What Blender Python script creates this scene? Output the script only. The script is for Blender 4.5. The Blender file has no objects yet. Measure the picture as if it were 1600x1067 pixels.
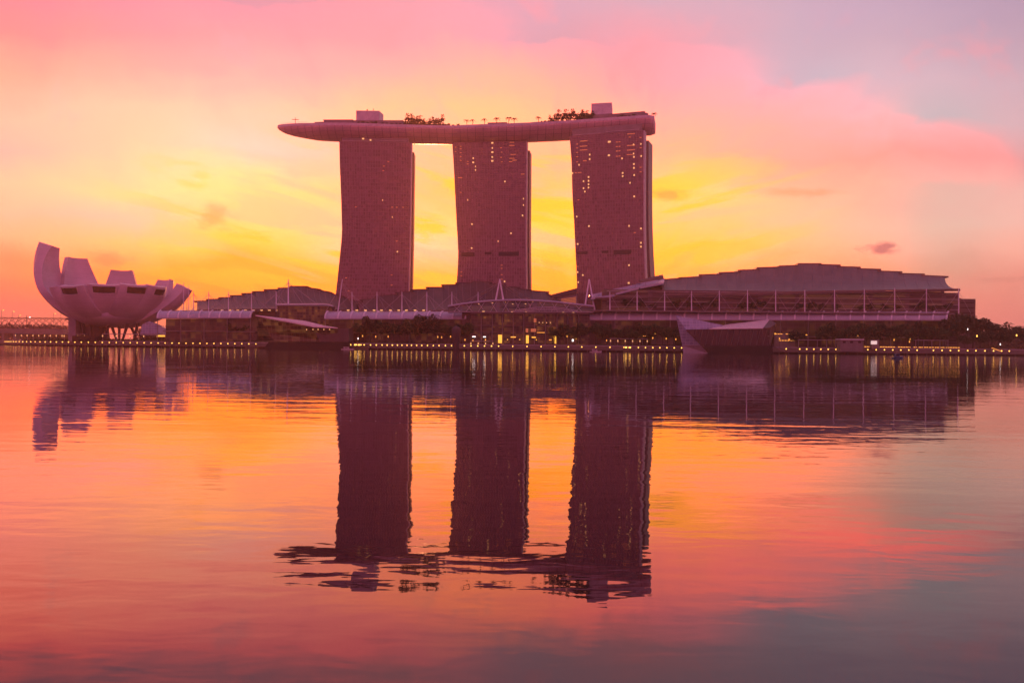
import bpy, math, random
from mathutils import Vector, Matrix, noise
random.seed(7)
S = bpy.context.scene
COL = S.collection
R = math.radians
PI = math.pi

# ------------------------------------------------------------------ camera
F = 1333.0                    # focal length in photograph pixels
ROLL = R(0.55)
CAMH = 3.3
HOR = 542.0
HAZE = .0002
cr, sr = math.cos(ROLL), math.sin(ROLL)
cd = bpy.data.cameras.new('camera'); cam = bpy.data.objects.new('camera', cd); COL.objects.link(cam)
cd.sensor_width = 36; cd.lens = 36*F/1600; cd.clip_start = .1; cd.clip_end = 30000
cd.shift_y = (HOR-533.5)/1600
cam.matrix_world = Matrix(((cr, -sr, 0, 0), (0, 0, -1, 0), (sr, cr, 0, CAMH), (0, 0, 0, 1)))
S.camera = cam
S.view_settings.view_transform = 'Standard'; S.view_settings.look = 'None'
S.view_settings.exposure = 0.0; S.view_settings.gamma = 1
S.cycles.use_denoising = True
S.cycles.max_bounces = 6; S.cycles.volume_bounces = 1; S.cycles.sample_clamp_indirect = 6
S.cycles.sample_clamp_direct = 0

def P(px, py, Y):
    a = (px-800)/F; b = -(py-HOR)/F
    return Vector((Y*(a*cr-b*sr), Y, CAMH+Y*(a*sr+b*cr)))
def X(px, Y, z=10):            # x of a column seen at px, for a point of height z
    py = HOR - (z-CAMH)/Y*F + (px-800)*math.tan(ROLL)
    return P(px, py, Y).x
def Zof(py, px, Y): return P(px, py, Y).z

def lin(c):
    return tuple((v/255/12.92 if v/255 <= .04045 else ((v/255+.055)/1.055)**2.4) for v in c)

# ------------------------------------------------------------------ world: dawn sky
W = bpy.data.worlds.new('World'); S.world = W; W.use_nodes = True
nt = W.node_tree; nt.nodes.clear()
class G:
    def __init__(s, nt): s.nt = nt
    def n(s, t, **k):
        o = s.nt.nodes.new(t)
        for a, b in k.items(): setattr(o, a, b)
        return o
    def m(s, op, a, b=None, c=None, clamp=False):
        o = s.n('ShaderNodeMath', operation=op); o.use_clamp = clamp
        for i, v in enumerate((a, b, c)):
            if v is None: continue
            if isinstance(v, (int, float)): o.inputs[i].default_value = v
            else: s.nt.links.new(v, o.inputs[i])
        return o.outputs[0]
    def mr(s, v, a, b, c=0., d=1., smooth=True):
        o = s.n('ShaderNodeMapRange'); o.interpolation_type = 'SMOOTHSTEP' if smooth else 'LINEAR'
        s.nt.links.new(v, o.inputs[0])
        for i, q in enumerate((a, b, c, d)): o.inputs[i+1].default_value = q
        return o.outputs[0]
    def mix(s, f, a, b, mode='MIX'):
        o = s.n('ShaderNodeMix', data_type='RGBA', blend_type=mode)
        for i, v in ((0, f), (6, a), (7, b)):
            if isinstance(v, (int, float)): o.inputs[i].default_value = v
            elif isinstance(v, tuple): o.inputs[i].default_value = (*v[:3], 1)
            else: s.nt.links.new(v, o.inputs[i])
        return o.outputs[2]
    def vec(s, x, y, z=0.):
        o = s.n('ShaderNodeCombineXYZ')
        for i, v in enumerate((x, y, z)):
            if isinstance(v, (int, float)): o.inputs[i].default_value = v
            else: s.nt.links.new(v, o.inputs[i])
        return o.outputs[0]
    def noise(s, v, scale=1., detail=3., rough=.5, dist=0.):
        o = s.n('ShaderNodeTexNoise'); s.nt.links.new(v, o.inputs['Vector'])
        o.inputs['Scale'].default_value = scale; o.inputs['Detail'].default_value = detail
        o.inputs['Roughness'].default_value = rough; o.inputs['Distortion'].default_value = dist
        return o.outputs[0]
g = G(nt)
tc = g.n('ShaderNodeTexCoord')
sep = g.n('ShaderNodeSeparateXYZ'); nt.links.new(tc.outputs['Generated'], sep.inputs[0])
dx, dy, dz = sep.outputs
hyp = g.m('SQRT', g.m('ADD', g.m('MULTIPLY', dx, dx), g.m('MULTIPLY', dy, dy)))
den = g.m('MAXIMUM', dy, g.m('MAXIMUM', g.m('MULTIPLY', hyp, .45), .05))
u = g.m('DIVIDE', dx, den)
v = g.m('DIVIDE', g.m('MAXIMUM', dz, 0.), den)
# cirrus streaks fan out of the place where the sun comes up
u0, v0 = .07, .03
du = g.m('SUBTRACT', u, u0); dv = g.m('SUBTRACT', v, v0)
phi = g.m('ARCTAN2', dv, g.m('MULTIPLY', du, .9)); rad = g.m('SQRT', g.m('ADD', g.m('MULTIPLY', du, du), g.m('MULTIPLY', dv, dv)))
st = g.noise(g.vec(g.m('MULTIPLY', phi, 3.2), g.m('MULTIPLY', rad, 5.)), 1.6, 4, .55, .6)
shear = g.m('MULTIPLY', g.m('ABSOLUTE', du), .22)      # streaks sink towards the sunrise from both sides
st2 = g.noise(g.vec(g.m('MULTIPLY', u, 5.), g.m('MULTIPLY', g.m('SUBTRACT', v, shear), 30.), 3.3), 1., 4, .55, .7)
soft = g.noise(g.vec(g.m('MULTIPLY', u, 5.), g.m('MULTIPLY', v, 14.), 1.7), 1., 4, .5, .4)
wsum = g.m('ADD', g.m('MULTIPLY', g.m('SUBTRACT', st, .5), .055), g.m('MULTIPLY', g.m('SUBTRACT', soft, .5), .05))
vf = g.mr(v, 0, .12, .35, 1)
vw = g.m('MAXIMUM', g.m('ADD', v, g.m('MULTIPLY', wsum, vf)), 0.)
uw = g.m('ADD', u, g.m('MULTIPLY', g.m('SUBTRACT', soft, .5), .07))
XS = [0, 200, 400, 600, 800, 1000, 1200, 1400, 1600]
ROWS = [
 (545, [(214,104,108),(214,104,104),(222,112,96),(230,125,90),(235,130,90),(235,130,95),(228,125,105),(220,122,118),(205,115,118)]),
 (490, [(236,118,104),(238,124,100),(246,140,80),(255,155,60),(255,165,60),(250,150,70),(238,140,105),(228,138,124),(214,130,128)]),
 (455, [(250,135,100),(255,150,60),(255,168,20),(255,178,20),(255,182,15),(255,170,30),(248,158,95),(236,150,128),(222,144,136)]),
 (425, [(255,152,104),(255,165,55),(255,186,30),(255,182,60),(255,186,45),(255,190,15),(252,175,100),(238,165,138),(226,155,145)]),
 (385, [(255,180,135),(255,196,110),(255,205,80),(255,200,160),(255,203,115),(255,198,55),(255,190,125),(240,172,152),(232,166,154)]),
 (345, [(255,190,155),(255,200,165),(255,218,120),(255,205,150),(255,212,90),(255,205,95),(255,194,145),(243,184,165),(230,180,172)]),
 (300, [(255,200,160),(255,222,155),(255,224,140),(255,200,125),(255,192,90),(255,212,110),(255,196,140),(248,176,160),(230,176,170)]),
 (240, [(255,188,172),(255,212,172),(255,214,192),(255,197,158),(255,192,145),(255,188,140),(255,176,150),(255,160,150),(228,155,158)]),
 (180, [(255,192,165),(255,200,168),(255,200,170),(255,194,145),(255,192,138),(255,176,152),(250,170,168),(218,176,184),(206,170,180)]),
 (120, [(255,176,150),(255,174,162),(255,176,170),(255,176,166),(255,182,155),(255,164,168),(226,174,190),(212,178,192),(202,170,184)]),
 (60,  [(250,150,148),(250,160,162),(252,164,170),(255,164,172),(238,164,180),(248,162,176),(212,174,192),(204,172,190),(192,162,182)]),
 (0,   [(220,140,156),(228,150,168),(232,155,172),(244,160,174),(226,165,186),(218,172,190),(208,172,193),(196,166,190),(182,155,180)]),
 (-250,[(190,130,160),(195,135,162),(200,140,165),(205,145,168),(200,148,172),(190,148,172),(180,148,172),(170,145,172),(160,138,168)]),
 (-800,[(125,108,150)]*9)]
def lin_sky(c):
    l = list(lin(c))
    if c[0] >= 250: l[0] = l[0]*(1 + 2.0*(1-l[2]))     # the glow is over-exposed in the photograph
    return l
GAIN = {545:1.3, 490:1.2, 455:1.15, 425:1.2, 385:1.34, 345:1.24, 300:1.2, 240:1.1, 180:1.15, 120:1.08}
prev = None; pv = None
for (py, cs) in ROWS:
    rp = g.n('ShaderNodeValToRGB'); rp.color_ramp.interpolation = 'CARDINAL'
    el = rp.color_ramp.elements
    while len(el) < 9: el.new(.5)
    for i in range(9):
        el[i].position = i/8
    for i in range(9):
        el[i].color = (*[min(1, q*.25*GAIN.get(py, 1.)**e) for q, e in zip(lin_sky(cs[i]), (1.2 if cs[i][0] >= 250 else .9, 1., .85))], 1)
    nt.links.new(g.m('MULTIPLY_ADD', uw, 1/1.2, .5, clamp=True), rp.inputs[0])
    vv = (HOR-py)/F
    if prev is None: prev = rp.outputs[0]
    else: prev = g.mix(g.mr(vw, pv, vv, smooth=False), prev, rp.outputs[0])
    pv = vv
sky = g.mix(1., prev, (4.4, 4.6, 4.55), 'MULTIPLY')
low = g.m('MULTIPLY', g.mr(v, .03, .10), g.mr(v, .17, .27, 1, 0))
ucent = g.m('MULTIPLY', g.mr(u, -.55, -.2), g.mr(u, .15, .42, 1, 0))
band = g.m('MULTIPLY', low, ucent)
sky = g.mix(g.m('MULTIPLY', band, g.mr(st2, .515, .62, 0, .85)), sky, (2.8, .84, .02))
sky = g.mix(g.m('MULTIPLY', band, g.mr(st2, .48, .36, 0, .6)), sky, (2.4, .70, .42))
hi = g.mr(v, .16, .3)
sky = g.mix(g.m('MULTIPLY', hi, g.mr(st, .56, .78, 0, .35)), sky, (1.5, .36, .37))
sky = g.mix(g.m('MULTIPLY', hi, g.mr(st, .44, .26, 0, .3)), sky, (.66, .45, .55))
def blob(px, py, sx, sy, f0, f1, col, amt, sc=1.):
    cu, cv = (px-800)/F, (HOR+(px-800)*.0096-py)/F
    a = g.m('DIVIDE', g.m('SUBTRACT', u, cu), sx/F); b = g.m('DIVIDE', g.m('SUBTRACT', v, cv), sy/F)
    d = g.m('SQRT', g.m('ADD', g.m('MULTIPLY', a, a), g.m('MULTIPLY', b, b)))
    nn = g.noise(g.vec(g.m('MULTIPLY', u, 60*sc), g.m('MULTIPLY', v, 110*sc), px*.01), 1., 5, .6, .6)
    d = g.m('ADD', d, g.m('MULTIPLY', g.m('SUBTRACT', nn, .5), 1.8))
    return g.mr(d, f1, f0, 0, amt)
sky = g.mix(blob(1374, 389, 34, 11, .3, 1.1, 0, .9), sky, lin((200,122,128)))
sky = g.mix(blob(333, 338, 34, 22, .1, 1.2, 0, .5, .8), sky, (1.1, .36, .1))
sky = g.mix(blob(1040, 304, 42, 12, .1, 1.1, 0, .6), sky, (1.1, .40, .1))
sky = g.mix(blob(1250, 300, 70, 8, .1, 1.2, 0, .5), sky, (1.4, .42, .18))
sky = g.mix(blob(170, 405, 42, 14, .1, 1.2, 0, .5), sky, (1.3, .24, .12))
sky = g.mix(blob(1560, 437, 60, 6, .1, 1.2, 0, .35), sky, lin((205,140,135)))
# sky behind the camera: the dull pink of the far side
back = g.mix(g.mr(dz, 0, .7), (1.05, .17, .36), (.46, .19, .38))
sky = g.mix(g.mr(dy, -.15, .6), back, sky)
ns = g.n('ShaderNodeTexSky', sky_type='NISHITA'); ns.sun_disc = False
SUN_EL, SUN_AZ = R(3.0), R(-5.4)
ns.sun_elevation = SUN_EL; ns.sun_rotation = SUN_AZ
nb = g.n('ShaderNodeBackground'); nt.links.new(ns.outputs[0], nb.inputs[0]); nb.inputs[1].default_value = .004
bg = g.n('ShaderNodeBackground'); nt.links.new(sky, bg.inputs[0]); bg.inputs[1].default_value = .97
ad = g.n('ShaderNodeAddShader'); nt.links.new(bg.outputs[0], ad.inputs[0]); nt.links.new(nb.outputs[0], ad.inputs[1])
wo = g.n('ShaderNodeOutputWorld'); nt.links.new(ad.outputs[0], wo.inputs[0])
W.cycles.sampling_method = 'MANUAL'; W.cycles.sample_map_resolution = 1024

sd = bpy.data.lights.new('sun', 'SUN'); sun = bpy.data.objects.new('sun', sd); COL.objects.link(sun)
sd.energy = 1.3; sd.angle = R(.5); sd.color = (1, .32, .13)
sdir = Vector((math.sin(SUN_AZ)*math.cos(SUN_EL), math.cos(SUN_AZ)*math.cos(SUN_EL), math.sin(SUN_EL)))
sun.rotation_euler = sdir.to_track_quat('Z', 'Y').to_euler()

# ------------------------------------------------------------------ materials
def mat(name, col, rough=.6, metal=0., spec=.5, var=.12, vs=.2, emit=None, es=0., bump=0.):
    m = bpy.data.materials.new(name); m.use_nodes = True; t = m.node_tree; k = G(t)
    b = t.nodes['Principled BSDF']; b.inputs['Roughness'].default_value = rough; b.inputs['Metallic'].default_value = metal
    b.inputs['Specular IOR Level'].default_value = spec
    o = k.n('ShaderNodeTexCoord').outputs['Object']
    nz = k.noise(o, vs, 5, .6)
    c = k.mix(k.mr(nz, .3, .7), tuple(x*(1-var) for x in col), tuple(min(1, x*(1+var)) for x in col))
    t.links.new(c, b.inputs['Base Color'])
    if emit:
        b.inputs['Emission Color'].default_value = (*emit, 1); b.inputs['Emission Strength'].default_value = es
    if bump:
        bp = k.n('ShaderNodeBump'); bp.inputs['Distance'].default_value = bump; t.links.new(k.noise(o, vs*8, 3), bp.inputs['Height'])
        t.links.new(bp.outputs[0], b.inputs['Normal'])
    return m
def grid_glass(name, base, line, sx, sz, lw=.12, emit=None, ecut=.6, es=0., rough=.25, cellvar=.5):
    """glazing with a grid of mullions; some panes lit from inside"""
    m = bpy.data.materials.new(name); m.use_nodes = True; t = m.node_tree; k = G(t)
    b = t.nodes['Principled BSDF']; b.inputs['Roughness'].default_value = rough
    s = k.n('ShaderNodeSeparateXYZ'); t.links.new(k.n('ShaderNodeTexCoord').outputs['Object'], s.inputs[0])
    gx = k.m('DIVIDE', k.m('ADD', s.outputs[0], 5000.), sx); gz = k.m('DIVIDE', k.m('ADD', s.outputs[2], 500.), sz)
    fx = k.m('FRACT', gx); fz = k.m('FRACT', gz)
    edge = k.m('MAXIMUM', k.m('LESS_THAN', fx, lw), k.m('LESS_THAN', fz, lw*1.4))
    wn = k.n('ShaderNodeTexWhiteNoise'); wn.noise_dimensions = '3D'
    t.links.new(k.vec(k.m('FLOOR', gx), k.m('FLOOR', gz), 1.), wn.inputs[0])
    c = k.mix(wn.outputs[0], tuple(x*(1-cellvar) for x in base), tuple(x*(1+cellvar) for x in base))
    c = k.mix(edge, c, line); t.links.new(c, b.inputs['Base Color'])
    if emit:
        big = k.noise(k.vec(k.m('MULTIPLY', gx, .3), k.m('MULTIPLY', gz, .3)), 1., 3)
        lit = k.m('MULTIPLY', k.m('MULTIPLY', k.mr(wn.outputs[0], ecut, 1.), k.mr(big, .35, .65)), k.m('SUBTRACT', 1., edge))
        b.inputs['Emission Color'].default_value = (*emit, 1); t.links.new(k.m('MULTIPLY', lit, es), b.inputs['Emission Strength'])
    return m
def glow(name, col, s):
    m = bpy.data.materials.new(name); m.use_nodes = True; b = m.node_tree.nodes['Principled BSDF']
    b.inputs['Base Color'].default_value = (*[min(1, c) for c in col], 1)
    b.inputs['Emission Color'].default_value = (*col, 1); b.inputs['Emission Strength'].default_value = s
    return m
def leaf(name, a, b_):
    m = bpy.data.materials.new(name); m.use_nodes = True; t = m.node_tree; k = G(t); b = t.nodes['Principled BSDF']
    b.inputs['Roughness'].default_value = .7
    o = k.n('ShaderNodeTexCoord').outputs['Object']
    t.links.new(k.mix(k.noise(o, .9, 3), a, b_), b.inputs['Base Color'])
    return m
M = dict(
 tower=grid_glass('tower_glass', (.245, .125, .15), (.31, .18, .205), 2.3, 3.6, .10, rough=.3, cellvar=.35),
 ledge=mat('facade_ledge', (.31, .185, .205), .5),
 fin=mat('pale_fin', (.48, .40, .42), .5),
 rear=mat('rear_slab', (.17, .13, .14), .5),
 louvre=mat('louvre', (.05, .04, .045), .7),
 hull=mat('hull_panel', (.62, .42, .45), .38, metal=.25, vs=.05, var=.14),
 rim=mat('hull_rim', (.6, .53, .56), .45),
 deck=mat('deck_building', (.25, .2, .21), .6),
 box=mat('plant_box', (.62, .55, .58), .6),
 petal=mat('petal_skin', (.60, .48, .56), .42, vs=.05, var=.14),
 sky_glass=mat('skylight_glass', (.03, .025, .03), .15),
 concrete=mat('concrete', (.22, .19, .18), .8, bump=.03),
 dark=mat('dark_metal', (.05, .04, .045), .6),
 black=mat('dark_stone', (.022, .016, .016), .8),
 roof=mat('roof_metal', (.18, .13, .12), .42, metal=.2, vs=.08, var=.15),
 roofd=mat('roof_metal_dark', (.10, .07, .07), .5, metal=.1, vs=.08, var=.2),
 canopy=mat('canopy_glass', (.46, .48, .56), .35, vs=.1, var=.08),
 white=mat('white_steel', (.84, .84, .9), .45),
 pink=mat('pavilion_roof', (.8, .6, .6), .35),
 stone=mat('pale_stone', (.32, .27, .30), .7),
 crystal=grid_glass('crystal_glass', (.32, .36, .5), (.55, .55, .65), 2.6, 2.2, .09, rough=.22, cellvar=.2),
 darkglass=grid_glass('dark_glass', (.02, .012, .015), (.05, .035, .04), 4.2, 400., .07, rough=.2, cellvar=.4),
 litglass=grid_glass('lit_glass', (.035, .03, .02), (.07, .055, .045), 2.4, 2.4, .12, emit=(1, .36, .05), ecut=.3, es=.15),
 mallglass=grid_glass('mall_glass', (.035, .032, .022), (.07, .06, .05), 4.5, 3.4, .09, emit=(1, .38, .06), ecut=.3, es=.07, cellvar=.3),
 upglass=grid_glass('terrace_glass', (.06, .045, .045), (.13, .10, .11), 30., 2.1, .12, emit=(1, .38, .12), ecut=.3, es=.07),
 lamp=glow('lamp_glow', (1, .50, .08), 4.), lampw=glow('white_lamp', (1, .85, .8), 2.5),
 door=glow('door_glow', (1, .50, .06), 1.3), window=glow('lit_window', (1, .55, .2), .9),
 windim=glow('dim_window', (1, .42, .16), .17), strip=glow('strip_glow', (1, .40, .06), 1.5),
 leaf=leaf('leaves', (.012, .045, .008), (.035, .10, .018)), leafd=leaf('leaves_dark', (.008, .028, .006), (.022, .055, .012)),
 bark=mat('bark', (.08, .06, .05), .9), hedge=leaf('hedge_leaves', (.015, .045, .01), (.04, .085, .02)),
 boat=mat('boat_hull', (.55, .5, .52), .4), blue=mat('blue_hull', (.05, .12, .2), .4),
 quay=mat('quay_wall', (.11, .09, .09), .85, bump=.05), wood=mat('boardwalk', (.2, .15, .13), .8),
 land=mat('paving', (.18, .15, .14), .9), far=leaf('far_trees', (.03, .04, .03), (.06, .06, .05)),
)

hmt = M['hull'].node_tree; hk = G(hmt); hb_ = hmt.nodes['Principled BSDF']; src = hb_.inputs['Base Color'].links[0].from_socket
hs = hk.n('ShaderNodeSeparateXYZ'); hmt.links.new(hk.n('ShaderNodeTexCoord').outputs['Object'], hs.inputs[0])
seam = hk.m('MAXIMUM', hk.m('LESS_THAN', hk.m('FRACT', hk.m('DIVIDE', hk.m('ADD', hs.outputs[0], 900.), 7.6)), .07), hk.m('LESS_THAN', hk.m('FRACT', hk.m('DIVIDE', hk.m('ADD', hs.outputs[2], 90.), 3.1)), .08))
hmt.links.new(hk.mix(hk.m('MULTIPLY', seam, .55), src, (.12, .09, .1)), hb_.inputs['Base Color'])
pmt = M['petal'].node_tree; hk = G(pmt); hb_ = pmt.nodes['Principled BSDF']; src = hb_.inputs['Base Color'].links[0].from_socket
hs = hk.n('ShaderNodeSeparateXYZ'); pmt.links.new(hk.n('ShaderNodeTexCoord').outputs['Object'], hs.inputs[0])
rd_ = hk.m('ADD', hk.m('MULTIPLY', hs.outputs[2], .8), 100.)
seam = hk.m('LESS_THAN', hk.m('FRACT', hk.m('DIVIDE', rd_, 3.6)), .07)
pmt.links.new(hk.mix(hk.m('MULTIPLY', seam, .22), src, (.2, .15, .17)), hb_.inputs['Base Color'])

# ------------------------------------------------------------------ mesh builder
class MB:
    def __init__(s): s.v = []; s.f = []
    def add(s, vs, fs):
        o = len(s.v); s.v += [Vector(p) for p in vs]; s.f += [tuple(o+i for i in q) for q in fs]; return s
    def box(s, x0, x1, y0, y1, z0, z1):
        return s.add([(x0,y0,z0),(x1,y0,z0),(x1,y1,z0),(x0,y1,z0),(x0,y0,z1),(x1,y0,z1),(x1,y1,z1),(x0,y1,z1)],
                     [(0,3,2,1),(4,5,6,7),(0,1,5,4),(1,2,6,5),(2,3,7,6),(3,0,4,7)])
    def hexa(s, a):            # 8 corners, bottom ring then top ring
        return s.add(a, [(0,3,2,1),(4,5,6,7),(0,1,5,4),(1,2,6,5),(2,3,7,6),(3,0,4,7)])
    def bar(s, p, q, w, h=None):
        p, q = Vector(p), Vector(q); h = h or w; d = (q-p).normalized()
        up = Vector((0,0,1)) if abs(d.z) < .95 else Vector((0,1,0))
        a = d.cross(up).normalized()*w/2; b = d.cross(a).normalized()*h/2
        return s.hexa([p-a-b,p+a-b,p+a+b,p-a+b,q-a-b,q+a-b,q+a+b,q-a+b])
    def tube(s, p, q, r0, r1=None, n=8, cap=True):
        p, q = Vector(p), Vector(q); r1 = r0 if r1 is None else r1; d = (q-p).normalized()
        up = Vector((0,0,1)) if abs(d.z) < .95 else Vector((0,1,0))
        a = d.cross(up).normalized(); b = d.cross(a).normalized()
        vs = [p+(a*math.cos(2*PI*i/n)+b*math.sin(2*PI*i/n))*r0 for i in range(n)]+[q+(a*math.cos(2*PI*i/n)+b*math.sin(2*PI*i/n))*r1 for i in range(n)]
        fs = [(i,(i+1)%n,n+(i+1)%n,n+i) for i in range(n)]
        if cap: fs += [tuple(range(n))[::-1], tuple(range(n,2*n))]
        return s.add(vs, fs)
    def path(s, pts, r, n=6):
        for a, b in zip(pts, pts[1:]): s.tube(a, b, r, r, n)
        return s
    def ball(s, c, r, n=10, m=7, sz=1.):
        c = Vector(c); vs = [c+Vector((0,0,r*sz))]
        for j in range(1, m):
            t = PI*j/m
            for i in range(n): vs.append(c+Vector((r*math.sin(t)*math.cos(2*PI*i/n), r*math.sin(t)*math.sin(2*PI*i/n), r*sz*math.cos(t))))
        vs.append(c-Vector((0,0,r*sz))); L = len(vs)-1
        fs = [(0,1+i,1+(i+1)%n) for i in range(n)]
        for j in range(m-2):
            for i in range(n):
                a = 1+j*n+i; b = 1+j*n+(i+1)%n; fs.append((a,a+n,b+n,b))
        fs += [(L,1+(m-2)*n+(i+1)%n,1+(m-2)*n+i) for i in range(n)]
        return s.add(vs, fs)
    def grid(s, rows, closed=False):      # rows: list of lists of points
        n = len(rows[0]); vs = [p for r in rows for p in r]; fs = []
        for j in range(len(rows)-1):
            for i in range(n if closed else n-1):
                a = j*n+i; b = j*n+(i+1)%n; fs.append((a,b,b+n,a+n))
        return s.add(vs, fs)
    def loft(s, rings):                   # closed rings + end caps
        s.grid(rings, True); n = len(rings[0]); o = len(s.v)-n*len(rings)
        s.f.append(tuple(o+i for i in range(n))[::-1]); e = o+n*(len(rings)-1); s.f.append(tuple(e+i for i in range(n)))
        return s
    def slab(s, poly, thick):             # polygon (world points) extruded by a vector
        t = Vector(thick); n = len(poly); poly = [Vector(p) for p in poly]
        return s.add(poly+[p+t for p in poly], [tuple(range(n)), tuple(range(n,2*n))[::-1]]+[(i,n+i,n+(i+1)%n,(i+1)%n) for i in range(n)])
    def build(s, name, m, parent=None, smooth=False, kind=None):
        me = bpy.data.meshes.new(name); off = Vector((0,0,0))
        if parent is not None:
            q = parent
            while q: off += q.location; q = q.parent
        me.from_pydata([tuple(p-off) for p in s.v], [], s.f); me.materials.append(m)
        import bmesh
        b = bmesh.new(); b.from_mesh(me); bmesh.ops.recalc_face_normals(b, faces=b.faces); b.to_mesh(me); b.free()
        if smooth:
            for p in me.polygons: p.use_smooth = True
        o = bpy.data.objects.new(name, me); COL.objects.link(o)
        if parent: o.parent = parent
        if kind: o['kind'] = kind
        return o
def tag(o, label=None, cat=None, group=None):
    if label: o['label'] = label
    if cat: o['category'] = cat
    if group: o['group'] = group
    return o
def thing(name, label, cat, loc=(0,0,0), group=None):
    o = bpy.data.objects.new(name, None); COL.objects.link(o); o.location = loc
    return tag(o, label, cat, group)
def copy_tree(o, parent=None):
    c = o.copy(); COL.objects.link(c); c.parent = parent
    for ch in list(o.children):
        copy_tree(ch, c)
    return c
def place(proto, loc, rz=0, sc=1., label=None, group=None, cat=None):
    if proto.get('used') is None and not proto.get('_u'):
        o = proto; proto['_u'] = 1
    else:
        o = copy_tree(proto)
    o.location = loc; o.rotation_euler = (0, 0, rz); o.scale = (sc, sc, sc) if isinstance(sc, (int, float)) else sc
    tag(o, label, cat, group)
    return o
def interp(tab, x):
    if x <= tab[0][0]: return tab[0][1]
    for (a, va), (b, vb) in zip(tab, tab[1:]):
        if x <= b: return va+(vb-va)*(x-a)/(b-a)
    return tab[-1][1]

# ------------------------------------------------------------------ water, land, quay
QY = [(-150,1150),(0,980),(30,850),(70,780),(120,745),(400,705),(420,700),(545,675),(1066,662),(1230,655),(1600,640),(1900,640)]
def Yq(px): return interp(QY, px)
def make_water():
    m = bpy.data.materials.new('bay_water'); m.use_nodes = True; t = m.node_tree; k = G(t); b = t.nodes['Principled BSDF']
    b.inputs['Base Color'].default_value = (.012, .008, .012, 1); b.inputs['Roughness'].default_value = .02
    b.inputs['IOR'].default_value = 1.43; b.inputs['Specular Tint'].default_value = (1, .82, .74, 1)
    o = k.n('ShaderNodeTexCoord').outputs['Object']; s = k.n('ShaderNodeSeparateXYZ'); t.links.new(o, s.inputs[0])
    x, y, _ = s.outputs
    w1 = k.noise(k.vec(k.m('MULTIPLY', x, .8), k.m('MULTIPLY', y, 1.5)), 1., 2, .5, .3)
    w2 = k.noise(k.vec(k.m('MULTIPLY', x, .12), k.m('MULTIPLY', y, .45), 4.), 1., 2, .5, .2)
    w3 = k.noise(k.vec(k.m('MULTIPLY', x, 2.0), k.m('MULTIPLY', y, 5.5), 9.), 1., 2, .5, .2)
    patch = k.mr(k.noise(k.vec(k.m('MULTIPLY', x, .035), k.m('MULTIPLY', y, .06), 2.), 1., 3), .3, .7, .45, 1.3)
    h = k.m('ADD', k.m('MULTIPLY', w1, .0068), k.m('ADD', k.m('MULTIPLY', w2, .022), k.m('MULTIPLY', w3, .0005)))
    h = k.m('MULTIPLY', h, patch)
    t.links.new(k.mr(y, 50, 420, .015, .065), b.inputs['Roughness'])
    bp = k.n('ShaderNodeBump'); bp.inputs['Distance'].default_value = 1.; bp.inputs['Strength'].default_value = 1.
    t.links.new(h, bp.inputs['Height']); t.links.new(bp.outputs[0], b.inputs['Normal'])
    return m
w = MB(); w.add([(-2500,-100,0),(2500,-100,0),(2500,2600,0),(-2500,2600,0)], [(0,1,2,3)])
w.build('water', make_water(), kind='structure')
pts = [P(px, 0, Yq(px)) for px in range(-150, 1901, 25)]
pts = [Vector((X(px, Yq(px)), Yq(px), 0)) for px in [-150,0,15,30,50,70,95,120,200,300,400,545,700,900,1066,1230,1400,1600,1900]]
far = [(2400,2500),(-2400,2500)]
l = MB(); n = len(pts)
top = [Vector((p.x, p.y+9, 4.6)) for p in pts]+[Vector((a, b, 4.6)) for a, b in far]
l.slab(top, (0,0,-6)); l.build('ground', M['land'], kind='structure')
q = MB()
q.slab([Vector((p.x, p.y, 2.1)) for p in pts]+[Vector((p.x, p.y+9.2, 2.1)) for p in reversed(pts)], (0,0,-.7))
q.build('boardwalk', M['wood'], kind='structure')
q = MB()
for a, b in zip(pts, pts[1:]):
    L = (b-a).length; k_ = max(1, int(L/7))
    for i in range(k_):
        p = a.lerp(b, (i+.2)/k_); q.tube((p.x, p.y+.9, -1), (p.x, p.y+.9, 1.41), .35, n=6)
q.build('quay_piles', M['quay'], kind='structure')
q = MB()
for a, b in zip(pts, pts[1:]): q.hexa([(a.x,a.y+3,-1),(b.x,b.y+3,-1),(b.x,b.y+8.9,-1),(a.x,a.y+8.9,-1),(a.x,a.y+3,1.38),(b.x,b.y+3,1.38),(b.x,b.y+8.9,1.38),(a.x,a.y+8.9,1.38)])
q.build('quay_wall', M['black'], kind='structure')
# low parapet of the upper promenade
q = MB()
for a, b in zip(pts, pts[1:]): q.hexa([(a.x,a.y+9.3,4.61),(b.x,b.y+9.3,4.61),(b.x,b.y+9.7,4.61),(a.x,a.y+9.7,4.61),(a.x,a.y+9.3,5.3),(b.x,b.y+9.3,5.3),(b.x,b.y+9.7,5.3),(a.x,a.y+9.7,5.3)])
tag(q.build('parapet', M['stone']), 'low pale stone parapet running along the upper promenade above the quay lamps', 'parapet')

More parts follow.
